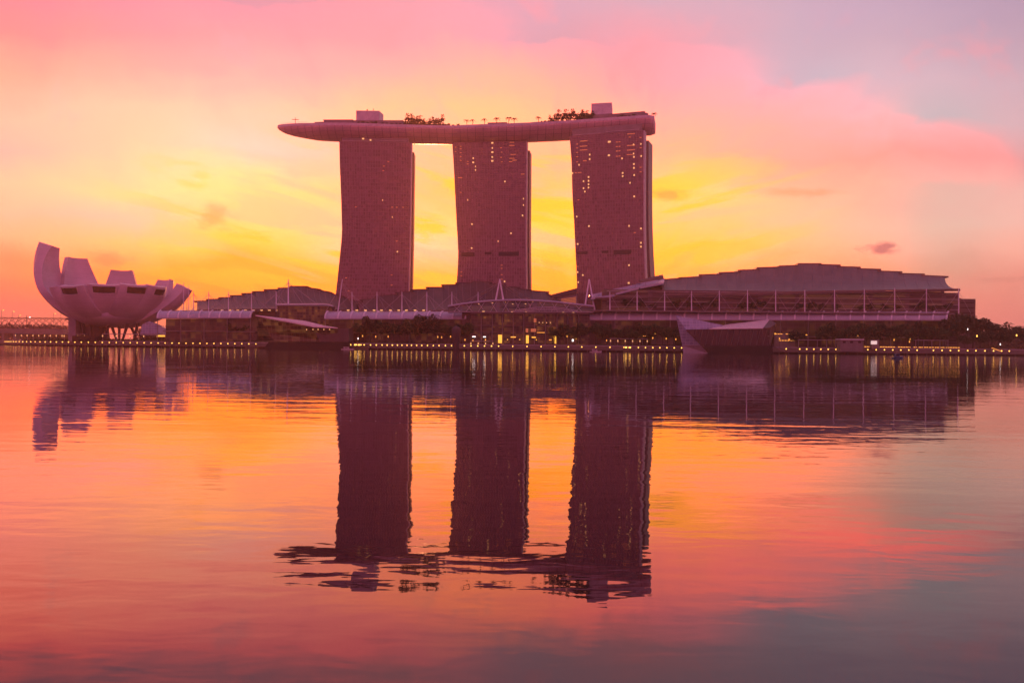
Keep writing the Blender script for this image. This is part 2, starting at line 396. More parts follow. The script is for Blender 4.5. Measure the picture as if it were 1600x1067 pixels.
# quay lamps
def make_lamp():
    t = thing('quay_lamp', 'small round amber lamp on the quay edge', 'lamp')
    MB().tube((0,0,0), (0,0,1.25), .12, .09, 6).build('post', M['dark'], t)
    MB().ball((0,0,1.7), .44, 8, 6).build('globe', M['lamp'], t, True)
    return t
lampP = make_lamp()
LX1 = [8,11,14,17,21,25,30,35.5,41.5,48,55,62.5,70.5,79,88,97.5,107,117,127]+[138+10.9*i for i in range(25)]
LX2 = [548,557,564,569,579,588,597,605,613,621,628,636,643,651,659,668,677,686,696,705.5,725.5,736,746.5,757,768,779,801,823.5,845.5,867,888,909,931,953,975,997.5,1008.5,1020,1031,1042,1053.5,1065]
LX3 = [1228.5,1249.5,1260.5,1271.7,1282.5,1294,1306,1318.5,1330.5,1343,1356,1369,1382,1395,1407.5,1420,1433,1458.5,1472,1485,1498,1512,1525,1539,1552.5,1565,1577]
for lx, where in ((LX1, 'small round amber lamp on the boardwalk before the lotus museum and left canopy'),
                  (LX2, 'small round amber lamp on the boardwalk between the two crystal pavilions'),
                  (LX3, 'small round amber lamp on the boardwalk right of the dark crystal pavilion')):
    for px in lx:
        Y = Yq(px)+.5; place(lampP, (X(px, Y, 3.8), Y, 2.1), 0, 1., where, where.replace('lamp on', 'lamps on'))

# ------------------------------------------------------------------ hotel towers
HULL_B, HULL_T = 206.0, 218.7
def spline(tab):
    def f(x):
        n = len(tab)
        if x <= tab[0][0]: return tab[0][1]+(x-tab[0][0])*(tab[1][1]-tab[0][1])/(tab[1][0]-tab[0][0])
        if x >= tab[-1][0]: return tab[-1][1]+(x-tab[-1][0])*(tab[-1][1]-tab[-2][1])/(tab[-1][0]-tab[-2][0])
        for i in range(n-1):
            if x <= tab[i+1][0]:
                x0, y0 = tab[i]; x1, y1 = tab[i+1]; h = x1-x0; t = (x-x0)/h
                m0 = (y1-tab[i-1][1])/(x1-tab[i-1][0]) if i > 0 else (y1-y0)/h
                m1 = (tab[i+2][1]-y0)/(tab[i+2][0]-x0) if i < n-2 else (y1-y0)/h
                return (2*t**3-3*t*t+1)*y0+(t**3-2*t*t+t)*h*m0+(-2*t**3+3*t*t)*y1+(t**3-t*t)*h*m1
    return f
def tower(label, cx, YL, YR, left, right, dep, gap, rearD, rflare, lits, dims, louvres, ytop):
    """left/right: tables py -> px of the facade edges"""
    psi = math.atan2(YL-YR, X(right[0][1],YR,200)-X(left[0][1],YL,200))
    away = Vector((math.sin(psi), math.cos(psi), 0))
    lf = spline([(y, x) for y, x in left]); rf = spline([(y, x) for y, x in right])
    Yc = (YL+YR)/2
    base = Vector((X(cx, Yc, 5), Yc+12, 4.6))
    t = thing('hotel_tower', label, 'tower', base, 'three curved hotel towers carrying the sky park')
    ztop = Zof(ytop, cx, Yc)
    def py_of(z): return HOR-(z-CAMH)/Yc*F+(cx-800)*math.tan(ROLL)
    def flare(z): return 12*max(0, 1-z/130)**2
    def Fp(s, z, out=0.):
        py = py_of(z); xl = X(lf(py), YL, z); xr = X(rf(py), YR, z)
        p = Vector((xl+(xr-xl)*s, YL+(YR-YL)*s-flare(z), z))
        return p-away*out
    zs = [4.6+(ztop-4.6)*i/28 for i in range(29)]
    b = MB(); b.loft([[Fp(0,z), Fp(1,z), Fp(1,z)+away*(dep+flare(z)*.5), Fp(0,z)+away*(dep+flare(z)*.5)] for z in zs])
    b.build('front_slab', M['tower'], t)
    b = MB(); nfl = 55
    for i in range(1, nfl+1):
        z = 4.6+(ztop-4.6)*i/nfl-.3
        a, c = Fp(.008, z, .45), Fp(.992, z, .45); e, f = Fp(.992, z, -.2), Fp(.008, z, -.2)
        up = Vector((0,0,.55)); b.hexa([a, c, e, f, a+up, c+up, e+up, f+up])
    b.build('balcony_ledges', M['ledge'], t)
    b = MB()
    for k in range(0, 27):
        s_ = .02+.96*k/26
        for z0, z1 in zip(zs, zs[1:]):
            w_ = .0028
            b.hexa([Fp(s_-w_,z0,.6), Fp(s_+w_,z0,.6), Fp(s_+w_,z0,-.1), Fp(s_-w_,z0,-.1), Fp(s_-w_,z1,.6), Fp(s_+w_,z1,.6), Fp(s_+w_,z1,-.1), Fp(s_-w_,z1,-.1)])
    b.build('mullions', M['ledge'], t)
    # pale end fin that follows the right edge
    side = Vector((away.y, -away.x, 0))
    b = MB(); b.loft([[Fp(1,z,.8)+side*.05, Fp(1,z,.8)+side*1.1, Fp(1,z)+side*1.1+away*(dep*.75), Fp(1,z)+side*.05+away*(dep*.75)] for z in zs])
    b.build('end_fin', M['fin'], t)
    # rear slab, leaning away and set behind a dark gap
    b = MB(); rt = ztop-6
    zr = [4.6+(rt-4.6)*i/20 for i in range(21)]
    def rr(z): return rflare*max(0, 1-z/150)**1.5
    b.loft([[Fp(.06,z)+away*(dep+gap+flare(z)), Fp(1,z)+side*2.2+away*(dep+gap+flare(z)+rr(z)*.3), Fp(1,z)+side*2.2+away*(dep+gap+rearD+rr(z)*2), Fp(.06,z)+away*(dep+gap+rearD+rr(z)*2)] for z in zr])
    b.build('rear_slab', M['rear'], t)
    b = MB(); b.hexa([Fp(.03,ztop-.1)+away*1.6, Fp(.97,ztop-.1)+away*1.6, Fp(.97,ztop-.1)+away*(dep-1), Fp(.03,ztop-.1)+away*(dep-1),
                      *[p+Vector((0,0,HULL_B+6-ztop)) for p in (Fp(.03,ztop-.1)+away*1.6, Fp(.97,ztop-.1)+away*1.6, Fp(.97,ztop-.1)+away*(dep-1), Fp(.03,ztop-.1)+away*(dep-1))]])
    b.build('crown_band', M['deck'], t)
    b = MB(); up = Vector((0,0,.5)); c4 = [Fp(.04,ztop+.9,-1), Fp(.42,ztop+.9,-1), Fp(.42,ztop+.9,-1.5), Fp(.04,ztop+.9,-1.5)]
    b.hexa(c4+[p+up for p in c4]); c4 = [Fp(.5,ztop+1.6,-1), Fp(.94,ztop+1.6,-1), Fp(.94,ztop+1.6,-1.5), Fp(.5,ztop+1.6,-1.5)]
    b.hexa(c4+[p+up for p in c4]); b.build('crown_rail', M['fin'], t)
    for (x0, x1, yy) in louvres:
        b = MB(); z = Zof(yy, (x0+x1)/2, Yc-flare(60))
        xl, xr = Fp(0,z).x, Fp(1,z).x
        s0 = (X(x0,Yc-8,z)-xl)/(xr-xl); s1 = (X(x1,Yc-8,z)-xl)/(xr-xl)
        c4 = [Fp(s0,z,.75), Fp(s1,z,.75), Fp(s1,z,.3), Fp(s0,z,.3)]; b.hexa(c4+[p+Vector((0,0,2.2)) for p in c4])
        b.build('louvre_band', M['louvre'], t)
    for lst, mt, wd, hg in ((lits, M['window'], 1.25, 1.45), (dims, M['windim'], 1.7, .8)):
        for (x, y, *q_) in lst:
            z = Zof(y, x, Yc); k_ = q_[0] if q_ else 1.
            xl, xr = Fp(0,z).x, Fp(1,z).x; s_ = (X(x, Fp(.5,z).y+(YR-YL)*((x-cx)/115), z)-xl)/(xr-xl)
            s_ = min(.985, max(.012, s_)); h = wd*k_/(xr-xl)/2
            c4 = [Fp(s_-h,z-hg*.5,.72), Fp(s_+h,z-hg*.5,.72), Fp(s_+h,z-hg*.5,.5), Fp(s_-h,z-hg*.5,.5)]
            MB().hexa(c4+[p+Vector((0,0,hg)) for p in c4]).build('lit_window', mt, t)
    return t
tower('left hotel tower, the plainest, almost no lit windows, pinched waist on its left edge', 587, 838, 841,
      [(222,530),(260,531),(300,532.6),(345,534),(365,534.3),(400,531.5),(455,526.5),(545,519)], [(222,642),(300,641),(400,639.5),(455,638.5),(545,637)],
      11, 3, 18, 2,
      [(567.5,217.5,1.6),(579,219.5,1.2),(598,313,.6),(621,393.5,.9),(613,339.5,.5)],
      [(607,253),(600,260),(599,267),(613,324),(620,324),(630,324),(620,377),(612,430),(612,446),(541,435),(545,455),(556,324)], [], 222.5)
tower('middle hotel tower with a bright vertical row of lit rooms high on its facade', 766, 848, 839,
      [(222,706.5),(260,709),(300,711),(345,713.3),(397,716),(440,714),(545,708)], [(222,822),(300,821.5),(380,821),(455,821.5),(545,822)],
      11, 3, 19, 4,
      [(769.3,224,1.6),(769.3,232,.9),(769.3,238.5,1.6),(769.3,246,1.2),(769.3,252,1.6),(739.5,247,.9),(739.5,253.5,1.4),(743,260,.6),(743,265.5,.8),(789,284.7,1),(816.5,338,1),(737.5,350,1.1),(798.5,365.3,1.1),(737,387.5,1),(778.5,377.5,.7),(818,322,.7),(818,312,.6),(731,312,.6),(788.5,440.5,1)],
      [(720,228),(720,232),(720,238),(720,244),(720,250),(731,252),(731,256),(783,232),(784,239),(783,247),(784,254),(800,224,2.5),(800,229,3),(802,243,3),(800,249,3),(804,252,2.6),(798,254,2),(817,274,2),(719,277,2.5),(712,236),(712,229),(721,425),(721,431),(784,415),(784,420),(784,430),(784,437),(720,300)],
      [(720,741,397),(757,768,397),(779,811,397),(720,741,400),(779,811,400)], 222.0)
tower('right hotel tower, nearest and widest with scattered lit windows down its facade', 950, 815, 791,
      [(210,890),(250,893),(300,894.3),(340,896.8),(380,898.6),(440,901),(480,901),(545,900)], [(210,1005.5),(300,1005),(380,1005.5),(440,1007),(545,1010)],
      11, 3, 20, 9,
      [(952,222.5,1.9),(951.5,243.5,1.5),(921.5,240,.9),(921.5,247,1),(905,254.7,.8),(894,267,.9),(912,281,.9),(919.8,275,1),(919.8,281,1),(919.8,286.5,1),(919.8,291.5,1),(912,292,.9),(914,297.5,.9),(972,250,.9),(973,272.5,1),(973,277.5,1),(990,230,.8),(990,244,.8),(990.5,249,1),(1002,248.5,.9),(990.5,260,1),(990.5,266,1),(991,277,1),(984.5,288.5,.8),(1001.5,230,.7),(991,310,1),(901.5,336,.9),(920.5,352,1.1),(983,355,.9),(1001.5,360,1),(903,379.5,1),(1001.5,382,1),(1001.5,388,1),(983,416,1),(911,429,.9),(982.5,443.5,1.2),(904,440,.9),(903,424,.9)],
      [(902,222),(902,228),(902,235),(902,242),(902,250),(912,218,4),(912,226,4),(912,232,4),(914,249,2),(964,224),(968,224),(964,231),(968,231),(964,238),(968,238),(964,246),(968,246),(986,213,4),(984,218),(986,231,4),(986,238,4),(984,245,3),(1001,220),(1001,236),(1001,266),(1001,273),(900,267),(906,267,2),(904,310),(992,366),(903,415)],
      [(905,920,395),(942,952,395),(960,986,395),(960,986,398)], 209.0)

# ------------------------------------------------------------------ sky park
yp = spline([(434,838),(480,831),(540,830),(600,833),(660,836),(700,837),(760,830),(810,825),(860,818.5),(920,808),(1000,794),(1030,790)])
sp = thing('sky_park', 'long ship shaped rooftop park laid across the tops of all three hotel towers', 'sky park', (X(760,845,200), 858, HULL_B))
W2 = 19.
def hull_ring(px, ws, ds, zt=HULL_T):
    """cross-section at px; ws width scale, ds depth scale"""
    Y = yp(px)+13; x = X(px, yp(px), 210); e = 1.
    p0 = Vector((X(px-e, yp(px-e), 210), yp(px-e), 0)); p1 = Vector((X(px+e, yp(px+e), 210), yp(px+e), 0))
    tn = (p1-p0).normalized(); nr = Vector((-tn.y, tn.x, 0))     # pointing away from the camera
    if nr.y < 0: nr = -nr
    c = Vector((x, yp(px), 0))+nr*19
    ds *= .85; prof = [(-1,0),(-1.0,-2.2),(-.975,-4.4),(-.90,-7.2),(-.76,-10),(-.56,-12.6),(-.3,-14.5),(0,-15),(.3,-14.5),(.56,-12.6),(.76,-10),(.90,-7.2),(.975,-4.4),(1,-2.2),(1,0)]
    zt += max(0, (480-px)/46)*2.6
    return [c+nr*(a*W2*ws)+Vector((0,0,zt+b*ds)) for a, b in prof], c, nr
stations = [(419,.05,.10),(421.5,.16,.24),(426,.30,.38),(433,.44,.53),(444,.6,.68),(462,.76,.81),(488,.9,.91),(515,.97,.97),(545,1,1),(585,1,1),(620,1,1),(660,1,1),(705,1,1),(750,1,1),(790,1,1),(828,1,1),(860,1,1),(890,1,1),(920,1,1),(950,1,1),(980,1,1),(1000,1,1),(1014,1,1),(1022,.72,.92)]
b = MB(); b.loft([hull_ring(*s_)[0] for s_ in stations]); b.build('hull', M['hull'], sp, True)
# pale rim along the edge + parapet
for i in (0, -1):
    b = MB()
    for (a, c) in zip(stations[1:], stations[2:]):
        ra, rb = hull_ring(*a), hull_ring(*c)
        pa, pb = ra[0][i], rb[0][i]; sgn = -1 if i == 0 else 1
        na, nb_ = ra[2]*sgn, rb[2]*sgn; u_ = Vector((0,0,1))
        b.hexa([pa+na*.35-u_*1.6, pb+nb_*.35-u_*1.6, pb-nb_*.5-u_*1.6, pa-na*.5-u_*1.6, pa+na*.35+u_*.9, pb+nb_*.35+u_*.9, pb-nb_*.5+u_*.9, pa-na*.5+u_*.9])
    b.build('rim', M['rim'], sp)
b = MB()
for px in range(428, 482, 5):
    c4 = hull_ring(px, interp([(a, c) for a, c, _ in stations], px), 1)[0][0]; b.tube(c4+Vector((0,.4,0)), c4+Vector((0,.4,2.2)), .12, n=4)
pp = [hull_ring(px, interp([(a, c) for a, c, _ in stations], px), 1)[0][0]+Vector((0,.4,2.2)) for px in range(428,482,5)]
b.path(pp, .1, 4); b.build('railing', M['white'], sp)
def deckbox(x0, x1, y0, y1, yb, m, name, off=6, dep=16, parent=sp, slope=0.):
    Ya, Yb = yp(x0)+off, yp(x1)+off
    a = P(x0, y0, Ya); c = P(x1, y1, Yb); zb = HULL_T-.5
    d = Vector((.15, 1, 0)).normalized()*dep
    b = MB(); A = Vector((a.x,a.y,zb)); B = Vector((c.x,c.y,zb)); A1 = Vector((a.x-slope,a.y,a.z)); B1 = Vector((c.x+slope,c.y,c.z))
    b.hexa([A, B, B+d, A+d, A1, B1, B1+d, A1+d]); return b.build(name, m, parent)
deckbox(556.5, 592.5, 173, 173.5, 188, M['box'], 'lift_housing', 8, 14)
deckbox(924, 956, 162.2, 160.5, 178, M['box'], 'lift_housing', 8, 24)
deckbox(573, 574.2, 170.8, 170.8, 173, M['dark'], 'roof_vent', 9, 1)
deckbox(583, 583.6, 170, 170, 173, M['dark'], 'antenna', 9, .5)
deckbox(508, 548, 187.2, 187, 190, M['deck'], 'restaurant_roof', 5, 18, slope=2)
deckbox(494, 510, 191.2, 190.2, 194, M['deck'], 'restaurant_roof', 5, 18, slope=2)
deckbox(548, 630, 188.2, 188.2, 190, M['deck'], 'restaurant_roof', 6, 18)
deckbox(480, 498, 193.2, 192.6, 195, M['deck'], 'terrace_step', 5, 16)
deckbox(955, 1003, 178.8, 173.8, 180, M['deck'], 'terrace_roof', 5, 18, slope=3)
deckbox(1003, 1013, 174.2, 177.5, 180, M['deck'], 'terrace_roof', 5, 14)
deckbox(900, 957, 182.0, 177.2, 181, M['deck'], 'terrace_roof', 7, 16)
deckbox(762, 792, 191.9, 191.2, 194, M['deck'], 'pool_bar', 6, 12)
deckbox(828, 872, 191.6, 188.4, 193, M['deck'], 'planter', 7, 10)
deckbox(630, 700, 193.0, 194.6, 195, M['deck'], 'planter', 7, 10)
# mast umbrella near the tip
b = MB(); p = P(461.5, 194, yp(461)+8); b.tube((p.x,p.y,HULL_T), (p.x,p.y,HULL_T+8.5), .25, n=5)
for q_ in (2.2, 3.6): b.bar((p.x-q_,p.y,HULL_T+6.2+q_*.1), (p.x+q_,p.y,HULL_T+6.2+q_*.1), .4)
b.build('lighting_mast', M['dark'], sp)

# ------------------------------------------------------------------ vegetation
def leaves(b, c, r, n, sz, rnd, flat=.7):
    for _ in range(n):
        d = Vector((rnd.gauss(0,1), rnd.gauss(0,1), rnd.gauss(0,1))).normalized()*r*(rnd.random()**.4)
        d.z *= flat; p = Vector(c)+d
        a = Vector((rnd.gauss(0,1), rnd.gauss(0,1), rnd.gauss(0,.7))).normalized()*sz*rnd.uniform(.6,1.3)
        e = a.cross(Vector((rnd.gauss(0,1), rnd.gauss(0,1), rnd.gauss(0,1)))).normalized()*sz*rnd.uniform(.4,.9)
        b.add([p-a, p+e, p+a, p-e], [(0,1,2,3)])
def make_tree(name, h, cr_, th, lobes, seed, m, sz=.7, n=90):
    rnd = random.Random(seed); t = thing(name, 'tree', 'tree')
    tk = MB(); top = Vector((rnd.uniform(-.4,.4), rnd.uniform(-.4,.4), th))
    tk.tube((0,0,-.5), top, .35*h/14, .22*h/14, 7)
    cb = MB()
    for i in range(lobes):
        a = 2*PI*i/lobes+rnd.uniform(-.4,.4); rr = cr_*rnd.uniform(.35,.72) if i else 0
        c = Vector((math.cos(a)*rr, math.sin(a)*rr, rnd.uniform(th+cr_*.25, h-cr_*.38)))
        tk.tube(top-Vector((0,0,.3)), c, .14*h/14, .05, 5)
        leaves(cb, c, cr_*rnd.uniform(.4,.58), n, sz, rnd)
    tk.build('trunk', M['bark'], t); cb.build('crown', m, t)
    return t
def make_palm(name, h, seed, m, fr=9, L=3.2):
    rnd = random.Random(seed); t = thing(name, 'palm', 'palm')
    tk = MB(); p = Vector((0,0,-.3))
    for i in range(4):
        q_ = Vector((.12*i, .05*i, h*(i+1)/4)); tk.tube(p, q_, .24-.03*i, .21-.03*i, 6); p = q_
    tk.build('trunk', M['bark'], t); cb = MB()
    for i in range(fr):
        a = 2*PI*i/fr+rnd.uniform(-.2,.2); lift = rnd.uniform(.2,.75); prev_ = p; n = 5
        for k in range(1, n+1):
            s_ = k/n; r = L*s_; z = L*(lift*s_-.9*s_*s_)
            c = p+Vector((math.cos(a)*r, math.sin(a)*r, z)); wv = Vector((-math.sin(a), math.cos(a), 0))*(.55*(1-s_*.75)); dn = Vector((0,0,.35*(1-s_*.6)))
            cb.add([prev_, prev_+wv-dn, c+wv*.8-dn, c, c-wv*.8-dn, prev_-wv-dn], [(0,1,2,3),(0,3,4,5)]); prev_ = c
    cb.build('fronds', m, t); return t
row1 = make_tree('broadleaf_tree', 15, 5.6, 6.5, 7, 1, M['leaf'])
row2 = make_tree('broadleaf_tree', 14, 5.2, 6.0, 6, 2, M['leaf'])
row3 = make_tree('broadleaf_tree', 16, 6.0, 7.0, 8, 3, M['leafd'])
bigt = make_tree('rain_tree', 27, 13, 9, 13, 4, M['leafd'], 1.0, 150)
bigt2 = make_tree('rain_tree', 24, 12, 8, 12, 5, M['leafd'], 1.0, 140)
terr = make_tree('terrace_tree', 9.5, 4.2, 3.2, 6, 6, M['leafd'], .6, 60)
pk = make_tree('rooftop_tree', 9.5, 3.6, 1.6, 9, 7, M['leafd'], .6, 26)
palm = make_palm('palm_tree', 4.6, 8, M['leafd'], 11, 2.5)
bush = make_tree('small_bush', 2.6, 1.8, .8, 4, 9, M['leafd'], .4, 40)
rnd = random.Random(5)
# trees on the sky park
for px in (634,640,646,652,658,664,670,676,682,688,694):
    Y = yp(px)+4; place(pk, (X(px,Y,221), Y, HULL_T), rnd.uniform(0,6), rnd.uniform(.85,1.5)*(1 if 636<px<692 else .65), 'leafy tree in the dense clump left of centre on the rooftop park', 'trees of the left rooftop clump')
for px in (861,867,873,879,885,891,897):
    Y = yp(px)+4; place(pk, (X(px,Y,221), Y, HULL_T+.3), rnd.uniform(0,6), rnd.uniform(.8,1.45), 'leafy tree in the rooftop clump between middle and right hotel towers', 'trees of the right rooftop clump')
for px in (907,913,919,924):
    Y = yp(px)+5; place(pk, (X(px,Y,221), Y, HULL_T+1), rnd.uniform(0,6), rnd.uniform(1.,1.2), 'leafy tree beside the right lift housing on the rooftop park', 'trees beside the right lift housing')
for px in (598,605,612,619,626):
    Y = yp(px)+5; place(bush, (X(px,Y,221), Y, HULL_T+1.2), rnd.uniform(0,6), .9, 'low bush right of the left lift housing on the rooftop park', 'bushes by the left lift housing')
for px in [560+7*i for i in range(5)]+[702,708,716]+[846,852,858]+[901,909,916]+[966+6*i for i in range(5)]:
    Y = yp(px)+1.6; place(bush, (X(px,Y,221), Y, HULL_T+.6), rnd.uniform(0,6), rnd.uniform(.7,1.25), 'small shrub in the planting along the front rim of the rooftop park', 'rim shrubs of the rooftop park')
for px in (468,477,482):
    Y = yp(px)+7; place(bush, (X(px,Y,221), Y, HULL_T), rnd.uniform(0,6), .8, 'small round bush near the pointed tip of the rooftop park', 'bushes near the tip')
pals = [(729.5,1),(738.5,1),(757,1.05),(776,1.15),(794.5,1.15),(803.5,1.),(841.5,1.)]
for px, k_ in pals:
    Y = yp(px)+2.5; place(palm, (X(px,Y,221), Y, HULL_T+.3), rnd.uniform(0,6), k_*1.3, 'small palm in the sparse row by the rooftop pool above the middle hotel tower', 'palms of the rooftop pool row')
Y = yp(1020)+6; place(palm, (X(1021.5,Y,221), Y, HULL_T-2), 0, 1.3, 'lone palm at the blunt right end of the rooftop park')

# ------------------------------------------------------------------ lotus museum
MC = Vector((X(176,775,30), 775, 4.6))
ms = thing('lotus_museum', 'white lotus shaped museum with ten upturned fingers beside the water', 'museum', MC)
ZB = 19.
def petal(th, Rr, ztop, t1, wt, thick, keel=1., win=None, lean=0., wexp=.75, w0=9, wmid=16.):
    th = R(th+25); d = Vector((math.cos(th), math.sin(th), 0)); s_ = Vector((-math.sin(th), math.cos(th), 0)); up = Vector((0,0,1))
    n = 22; rings = []; T1 = R(t1); H = (ztop-ZB)/(1-math.cos(T1)) if T1 < 1.57 else (ztop-ZB)/(1-math.cos(T1))
    Rm = Rr/math.sin(min(T1, PI/2))
    def frame(k):
        tt = T1*k; c = MC*1 + d*(Rm*math.sin(tt)) ; c.z = ZB+H*(1-math.cos(tt))
        tg = (d*(Rm*math.cos(tt))+up*(H*math.sin(tt))).normalized(); nr = tg.cross(s_).normalized()
        if nr.dot(d) < 0 and nr.z > 0: nr = -nr
        if nr.z > 0 and k < .5: nr = -nr
        return c, tg, nr
    def width(k):
        rr_ = Rm*math.sin(T1*k)
        return min(.40*rr_+2.5, wmid+(wt-wmid)*max(0, (k-.4)/.6)**1.6)
    for i in range(n+1):
        k = .06+.94*i/n; c, tg, nr = frame(k); c2 = c+s_*lean*k*k
        # outward normal = away from the bowl's inside
        on = (d*(H*math.sin(T1*k))-up*(Rm*math.cos(T1*k))).normalized()
        w_ = width(k); dep = thick*(.35+.65*k)
        ring = []
        for j in range(9):                 # outer convex keel
            a = -1+2*j/8; ring.append(c2+s_*(a*w_)+on*(dep*.5*(1-abs(a)**2.2*keel)))
        for j in range(5):
            a = 1-2*j/4; ring.append(c2+s_*(a*w_*.94)-on*(dep*.5*(1-.75*(1-a*a))))
        rings.append(ring)
    b = MB(); b.loft(rings); o = b.build('petal', M['petal'], ms)
    for p_ in o.data.polygons: p_.use_smooth = len(p_.vertices) == 4
    m_ = o.data
    import bmesh
    bm = bmesh.new(); bm.from_mesh(m_)
    for e in bm.edges:
        if len(e.link_faces) == 2 and e.calc_face_angle(0) > R(35): e.smooth = False
    bm.to_mesh(m_); bm.free()
    if win:                               # skylight let into the outer face near the tip
        k0, k1, ww = win; pts_ = []
        for k in (k0, k1):
            c, tg, nr = frame(k); on = (d*(H*math.sin(T1*k))-up*(Rm*math.cos(T1*k))).normalized()
            dep = thick*(.35+.65*k); w_ = width(k)*ww*(1.12 if k == k1 else 1)
            pts_.append([c+s_*lean*k*k+s_*(a*w_)+on*(dep*.5*(1-abs(a*ww)**2.2*keel)+.25) for a in (-1,-.5,0,.5,1)])
        b = MB(); b.grid(pts_); back_ = [[p-Vector((d.x,d.y,0))*1.2 for p in r] for r in pts_]; b.grid(back_)
        b.build('skylight', M['sky_glass'], o)
        fr = MB(); fr.path([pts_[0][0],*pts_[0][1:],pts_[1][-1],*pts_[1][::-1][1:],pts_[0][0]], .45, 5); fr.build('skylight_frame', M['petal'], o)
    return o
petal(159, 61.5, 92, 107, 8.5, 15, 1, lean=-3, wmid=28)
petal(121, 59, 83, 88, 9.5, 12, 1, lean=3, wmid=23)
petal(81, 51, 73, 82, 10, 10, 1, wmid=20)
petal(35, 58, 64, 74, 9, 9, 1, wmid=20)
petal(-20, 64, 55, 66, 5, 14, .8, wmid=19)
petal(-47, 53, 54, 74, 10, 9, 1, win=(.89,.98,.5), wmid=16)
petal(-69, 50, 54, 77, 12.5, 9, 1, win=(.885,.985,.6), wmid=16.5)
petal(-98, 46, 53.5, 79, 13.5, 9, 1, win=(.885,.985,.62), wmid=16.5)
petal(-130, 50, 52, 77, 12, 9, 1, win=(.885,.985,.6), wmid=16.5)
petal(-162, 48, 52, 76, 10, 9, 1, wmid=16)
b = MB(); b.loft([[MC+Vector((math.cos(2*PI*i/20)*r, math.sin(2*PI*i/20)*r, z)) for i in range(20)] for z, r in ((ZB-6,5),(ZB-5.4,14),(ZB-3,24),(ZB+1,32),(ZB+6,36))])
b.build('bowl', M['petal'], ms, True)
b = MB(); b.loft([[MC+Vector((-16+math.cos(2*PI*i/16)*r, math.sin(2*PI*i/16)*r, z)) for i in range(16)] for z, r in ((0,13),(14.5,11),)])
b.build('core', M['dark'], ms)
for (x0, x1, yy) in ((155,151,-16),(182,181,-20),(196,193,-12),(205,210,-18),(216,221,-10),(141,138,-14),(188,176,-6),(211,199,6),(128,126,8)):
    b = MB(); a = Vector((X(x0,775,8), 775+yy, 4.6)); c = Vector((X(x1,775,25), 775+yy*.7, 22)); b.tube(a, c, .9, 1.5, 8); b.build('column', M['dark'], ms)
b = MB(); b.box(X(109.5,760,20), X(121,760,20), 757, 767, 4.6, Zof(489,115,760)); b.build('lift_shaft', M['stone'], ms)
b = MB(); b.box(X(101,756,30), X(110,756,30), 757, 763, Zof(500,105,757), Zof(499,105,757)); b.box(X(101,756,30), X(101.6,756,30), 757, 763, Zof(500,105,757), Zof(496.6,105,757)); b.build('lookout_deck', M['stone'], ms)
b = MB(); b.box(X(110,745,8), X(150,745,8), 748, 760, 4.62, 9.5); b.box(X(222,750,8), X(250,750,8), 752, 766, 4.62, 8.5); b.build('podium', M['black'], ms)
b = MB(); b.box(X(244,740,8), X(256,740,8), 742, 742.6, 9.2, 10.6); b.build('lit_sign', M['door'], ms)
b = MB()   # glass pavilion wall right of the columns
b.slab([P(219,521,748), P(222,507,748), P(232,502,748), P(262,514,748), P(280,520,748), P(280,523,748), P(219,524,748)], (0,6,0)); b.build('glass_pavilion', M['crystal'], ms)

# ------------------------------------------------------------------ helix bridge at the left
hb = thing('helix_bridge', 'low footbridge with a crisscross tube truss behind the far left quay', 'bridge', (X(50,1000,8), 1000, 0))
b = MB(); xa, xb = X(-120,1010,10), X(104,1010,10)
b.box(xa, xb, 1004, 1016, Zof(521,50,1010), Zof(514,50,1010)); b.build('deck', M['concrete'], hb)
b = MB(); zc = Zof(505.5,50,1010); rr_ = 6.2
for ph in (0, PI/2, PI, 1.5*PI):
    for sgn in (1, -1):
        pts_ = [Vector((xa+(xb-xa)*i/150, 1010+rr_*math.cos(ph+sgn*i*.22), zc+rr_*math.sin(ph+sgn*i*.22))) for i in range(151)]
        b.path(pts_, .22, 4)
b.build('truss', M['dark'], hb)
b = MB(); b.tube((xa,1010,zc+7),(xb,1010,zc+6.6),.3,n=5); b.build('top_chord', M['dark'], hb)
for px in (5, 23): MB().box(X(px-1.8,1006,3), X(px+1.8,1006,3), 1005, 1014, -1, Zof(521,50,1010)-.01).build('pier', M['concrete'], hb)
def street_lamp(px, Y, ytip, m, label, h0=0):
    z = Zof(ytip, px, Y); t = thing('street_lamp', label, 'street lamp', (X(px,Y,z), Y, 4.6), 'tall street lamps behind the footbridge')
    x = X(px,Y,z); b = MB(); b.tube((x,Y,4.6),(x,Y,z),.22,.14,5); b.bar((x,Y,z),(x+2.2,Y,z+.2),.25); b.build('post', M['dark'], t)
    MB().box(x+1.6,x+2.8,Y-.5,Y+.5,z-.35,z+.05).build('lamp_head', m, t)
for i, (px, yt) in enumerate(((2.5,484.5),(19,486.5),(28.5,492.5),(83.5,489.5),(95,490.5))):
    street_lamp(px, 1040, yt, M['lamp'], 'tall thin street lamp above the footbridge truss, ' + ('far left edge of the photo','second from the left edge','third from the left edge, shorter','fourth from the left, before the museum','last one, next to the museum lift shaft')[i])
b = MB(); x = X(41.5,1040,20); b.tube((x,1040,4.6),(x,1040,Zof(493,41,1040)),.5,.3,6); b.box(x-.9,x+.9,1039.2,1040.8,Zof(498,41,1040),Zof(497.3,41,1040))
tag(b.build('signal_mast', M['dark']), 'dark stout signal mast rising through the footbridge truss', 'mast')
b = MB(); x = X(46.5,1038,20); b.tube((x,1038,4.6),(x,1038,Zof(497,46,1038)),.2,.15,5); o = tag(thing('floodlight','bright white floodlight on a pole beside the dark signal mast','floodlight',(x,1038,4.6)));
b.build('post', M['dark'], o); MB().ball((x,1038,Zof(496,46,1038)),.9,8,6).build('lamp_head', M['lampw'], o)
